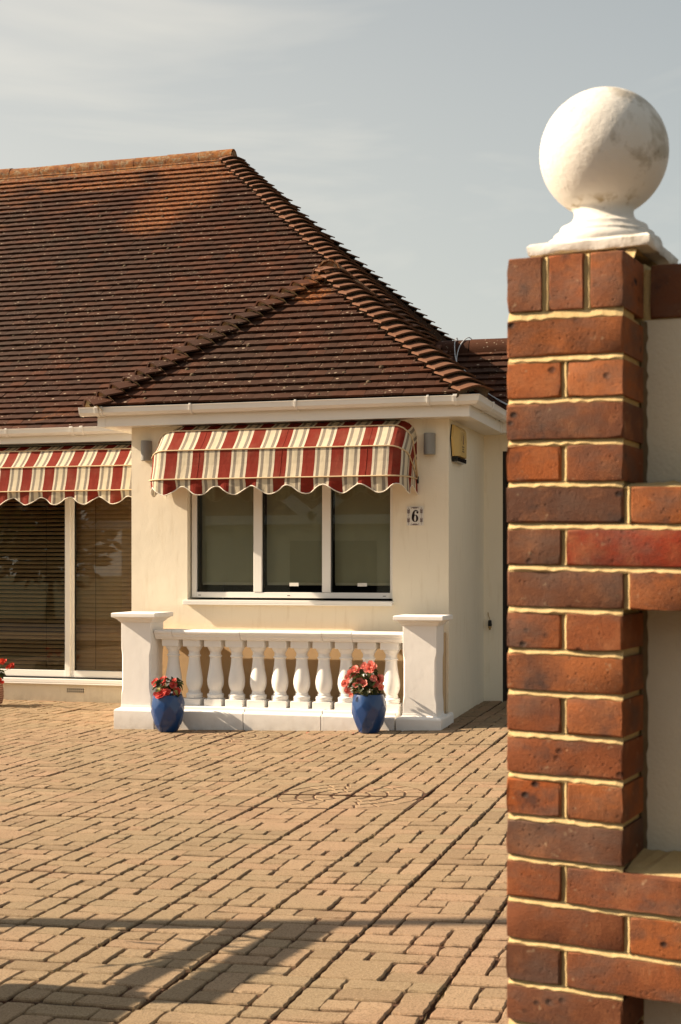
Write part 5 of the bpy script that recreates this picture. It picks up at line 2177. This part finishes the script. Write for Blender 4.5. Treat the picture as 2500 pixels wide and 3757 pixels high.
# rough mortar slurry between pier and panels, the corner's shade put into its colour
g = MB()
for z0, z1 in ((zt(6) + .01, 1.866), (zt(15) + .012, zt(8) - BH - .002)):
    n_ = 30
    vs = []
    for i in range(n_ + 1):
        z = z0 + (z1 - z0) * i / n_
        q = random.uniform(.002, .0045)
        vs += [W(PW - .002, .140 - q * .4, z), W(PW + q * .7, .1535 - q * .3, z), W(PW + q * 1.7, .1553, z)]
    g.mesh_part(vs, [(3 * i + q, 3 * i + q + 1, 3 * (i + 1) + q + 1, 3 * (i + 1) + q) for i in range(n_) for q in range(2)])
g.build('corner_mortar', simple('shade brown corner mortar', (.13, .09, .05, 1), .95, .4, 40, .4, 120), gw)

# ball finial
c0 = W(.125, .200, 0)
fin = thing('ball_finial', (c0.x, c0.y, 1.99), 'weathered white ball finial standing on top of the brick pier', 'finial')
g = MB()
n_ = 14
hw = .113
rings = []
for o, z in ((0, 1.990), (.0015, 1.994), (.0015, 2.006), (-.004, 2.0115)):
    ring = []
    q = hw + o
    for (ax_, ay_), (bx_, by_) in (((-1, -1), (1, -1)), ((1, -1), (1, 1)), ((1, 1), (-1, 1)), ((-1, 1), (-1, -1))):
        for i in range(n_):
            f = i / n_
            j_ = random.uniform(-.0013, .0013)
            chip = -.006 * random.random() if z < 1.992 and random.random() < .3 else 0
            p = c0 + e1 * ((ax_ * (1 - f) + bx_ * f) * (q + j_ + chip)) + e2 * ((ay_ * (1 - f) + by_ * f) * (q + j_ + chip))
            ring.append((p.x, p.y, z + random.uniform(-.001, .001)))
    rings.append(ring)
g.loft(rings)
g.build('base_plate', M['finial'], fin, smooth=True)
g = MB()
pr = [(.1075, 2.0105), (.109, 2.018), (.106, 2.026), (.098, 2.031), (.0955, 2.0335), (.0945, 2.038), (.086, 2.044), (.0835, 2.048), (.082, 2.053), (.072, 2.058), (.0615, 2.065), (.0565, 2.073), (.0555, 2.082), (.0575, 2.0885), (.062, 2.0915)]
R_, cz_ = .121, 2.1955
a0 = math.acos(min(1, (cz_ - 2.0915) / R_))
for i in range(1, 29):
    a = a0 + (math.pi - a0) * i / 28
    pr.append((max(.0005, R_ * math.sin(a)), cz_ - R_ * math.cos(a)))
g.lathe(pr, (c0.x, c0.y, 0), 56)
g.build('ball', M['finial'], fin, smooth=True)

# ------------------------------------------------------------------ what stands just outside the frame and throws the shadows in it
# tall lamp post to the left
lp = thing('street_lamp', (-7.9, 4.1, gz(-5.5, 4.1)), 'tall thin grey lamp post beside the left edge of the driveway', 'street lamp')
g = MB()
g.tube([(-7.9, 4.1, -.2), (-7.9, 4.1, 7.0)], .055, 12)
g.build('pole', M['grey_metal'], lp, smooth=True)
g = MB()
g.tube([(-7.9, 4.1, 6.95), (-7.9, 3.9, 7.15), (-7.9, 3.3, 7.2)], .035, 8)
g.build('arm', M['grey_metal'], lp, smooth=True)
g = MB()
g.box(-8.0, -7.8, 2.75, 3.3, 7.14, 7.26)
g.build('lantern', M['grey_metal'], lp, bevel=.03)
# open metal gate leaf left of the driveway
gt = thing('metal_gate', (-3.95, 3.7, 0), 'dark open metal gate leaf at the left of the driveway entrance', 'gate')
gp = thing('gate_pier', (-4.0, 3.72, 0), 'square brick coloured gate pier at the left of the driveway entrance', 'gate pier')
g = MB()
g.box(-4.2, -3.78, 3.50, 3.90, -.2, 1.22)
g.build('shaft', M['brick'], gp, bevel=.006)
g = MB()
slab_ = [(-4.24, -3.74, 3.46, 3.94)]
g.box(-4.23, -3.75, 3.47, 3.93, 1.221, 1.28)
g.build('cap', M['finial'], gp, bevel=.01)
ga, gb = Vector((-3.47, 3.90, 0)), Vector((-3.335, 4.87, 0))
for z, wdt in ((1.21, .036), (1.14, .036), (1.00, .036), (.25, .04)):
    g = MB()
    g.tube([ga + Vector((0, 0, z)), gb + Vector((0, 0, z))], wdt, 8)
    g.build('rail', M['fence_metal'], gt, smooth=True)
for p in (ga, gb):
    g = MB()
    g.tube([p + Vector((0, 0, .12)), p + Vector((0, 0, 1.23))], .03, 8)
    g.build('stile', M['fence_metal'], gt, smooth=True)
# shrub behind the gate
sh = thing('shrub', (-4.1, 3.9, 0), 'leafy garden shrub beside the open gate', 'shrub')
g = MB()
for k in range(900):
    th_, ph_ = random.uniform(0, 2 * math.pi), math.acos(random.uniform(-1, 1))
    q = random.random() ** .5
    c = Vector((-3.95, 3.45, .78)) + Vector((.48 * q * math.sin(ph_) * math.cos(th_), .40 * q * math.sin(ph_) * math.sin(th_), .55 * q * math.cos(ph_)))
    d = Vector((random.gauss(0, 1), random.gauss(0, 1), random.gauss(0, .7))).normalized()
    s_ = d.orthogonal().normalized()
    L = random.uniform(.04, .09)
    g.face([c, c + d * L * .5 + s_ * L * .25, c + d * L, c + d * L * .5 - s_ * L * .25])
for k in range(60):
    f = random.random()
    c = ga.lerp(gb, .2 + .7 * f) + Vector((random.gauss(0, .06), random.gauss(0, .06), random.uniform(.95, 1.2)))
    d = Vector((random.gauss(0, 1), random.gauss(0, 1), random.gauss(0, .7))).normalized()
    s_ = d.orthogonal().normalized()
    L = random.uniform(.12, .25)
    g.face([c, c + d * L * .5 + s_ * L * .06, c + d * L, c + d * L * .5 - s_ * L * .06])
cw = g.build('crown', M['leaf'], sh, fix=False)
cw['kind'] = 'stuff'
g = MB()
for k in range(7):
    a = random.uniform(0, 6.28)
    g.tube([(-3.95, 3.38, -.05), (-3.95 + .08 * math.cos(a), 3.36 + .06 * math.sin(a), .5), (-3.95 + .2 * math.cos(a), 3.4 + .15 * math.sin(a), 1.0)], [.02, .014, .006], 6)
g.build('trunk', M['stem'], sh)
def foliage(mb, c, r_, n, lmin, lmax):
    c = Vector(c)
    for k in range(n):
        d0 = Vector((random.gauss(0, 1), random.gauss(0, 1), random.gauss(0, 1))).normalized()
        q = random.random() ** .33 * random.uniform(.75, 1.0)
        p = c + Vector((d0.x * r_[0], d0.y * r_[1], d0.z * r_[2])) * q
        d = (d0 + Vector((random.gauss(0, .7), random.gauss(0, .7), random.gauss(0, .7)))).normalized()
        s_ = d.orthogonal().normalized()
        L = random.uniform(lmin, lmax)
        mb.face([p, p + d * L * .5 + s_ * L * .28, p + d * L, p + d * L * .5 - s_ * L * .28])


# unseen bush, added in front of the wall only to shade the right-hand faces of the pier
t = thing('added_shade_bush', tuple(W(1.05, -.12, 0))[:2] + (0.0,), 'unseen bush added to shade the pier, right of it in front of the brick wall', 'bush')
g = MB()
for a, b, z in ((.98, -.12, .5), (1.0, -.10, 1.1), (.97, -.12, 1.7), (1.02, -.08, 2.2), (1.5, -.15, .8), (1.55, -.12, 1.6)):
    foliage(g, W(a, b, z), (.30, .24, .45), 800, .04, .09)
cw = g.build('crown', M['leaf'], t, fix=False)
cw['kind'] = 'stuff'
g = MB()
for a, b in ((1.0, -.12), (1.1, -.10), (1.5, -.14)):
    g.tube([W(a, b, -.15), W(a + .03, b, 1.0), W(a, b + .05, 2.2)], [.05, .035, .015], 8)
g.build('trunk', M['stem'], t)
# trees beyond the road, mirrored in the patio doors
for k, (x, y) in enumerate(((-22, -15), (-27, -16), (-32, -14.5), (-37, -16), (-2, -18), (3, -16))):
    t = thing('garden_tree', (x, y, -.4), 'broad dark garden tree across the road, %s' % ('directly left of the cream house', 'second left of the cream house', 'third left of the cream house', 'farthest left of the cream house', 'directly right of the cream house', 'farthest right of the cream house')[k], 'tree', 'trees across the road')
    g = MB()
    for q in range(7):
        foliage(g, (x + random.gauss(0, 1.1), y + random.gauss(0, .8), random.uniform(1.5, 5.5)), (1.9, 1.6, 1.5), 260, .35, .7)
    cw = g.build('crown', M['leaf'], t, fix=False)
    cw['kind'] = 'stuff'
    g = MB()
    g.tube([(x, y, -.5), (x + .1, y, 2), (x, y, 4.5)], [.22, .16, .06], 8)
    g.build('trunk', M['stem'], t)
# house across the road, mirrored faintly in the panes
oh = thing('opposite_house', (-12, -16, -.3), 'cream house with white gable boards across the road', 'house')
g = MB()
g.box(-19, -5, -22, -14, -.5, 2.7)
g.build('wall', M['cream'], oh)
g = MB()
for x0, x1 in ((-17.5, -15), (-12.5, -10), (-8, -6.3)):
    g.box(x0, x1, -14.02, -13.95, .6, 2.1)
g.build('window', M['alarm_black'], oh)
g = MB()
g.mesh_part([(-20, -13.5, 2.7), (-4, -13.5, 2.7), (-4, -18, 6), (-20, -18, 6), (-20, -22.5, 2.7), (-4, -22.5, 2.7)], [(0, 1, 2, 3), (3, 2, 5, 4)])
g.build('roof', M['tile'], oh)
g = MB()
g.box(-20.1, -3.9, -13.6, -13.45, 2.55, 2.8)
g.obox((-10, -13.5, 4.0), Vector((.8, 0, .6)), Vector((0, 1, 0)), Vector((-.6, 0, .8)), 2.2, .1, .16)
g.obox((-13.4, -13.5, 4.0), Vector((.8, 0, -.6)), Vector((0, 1, 0)), Vector((.6, 0, .8)), 2.2, .1, .16)
g.build('gable_board', M['upvc'], oh)
print('slabs', slab_n, 'tiles', n1, n2)
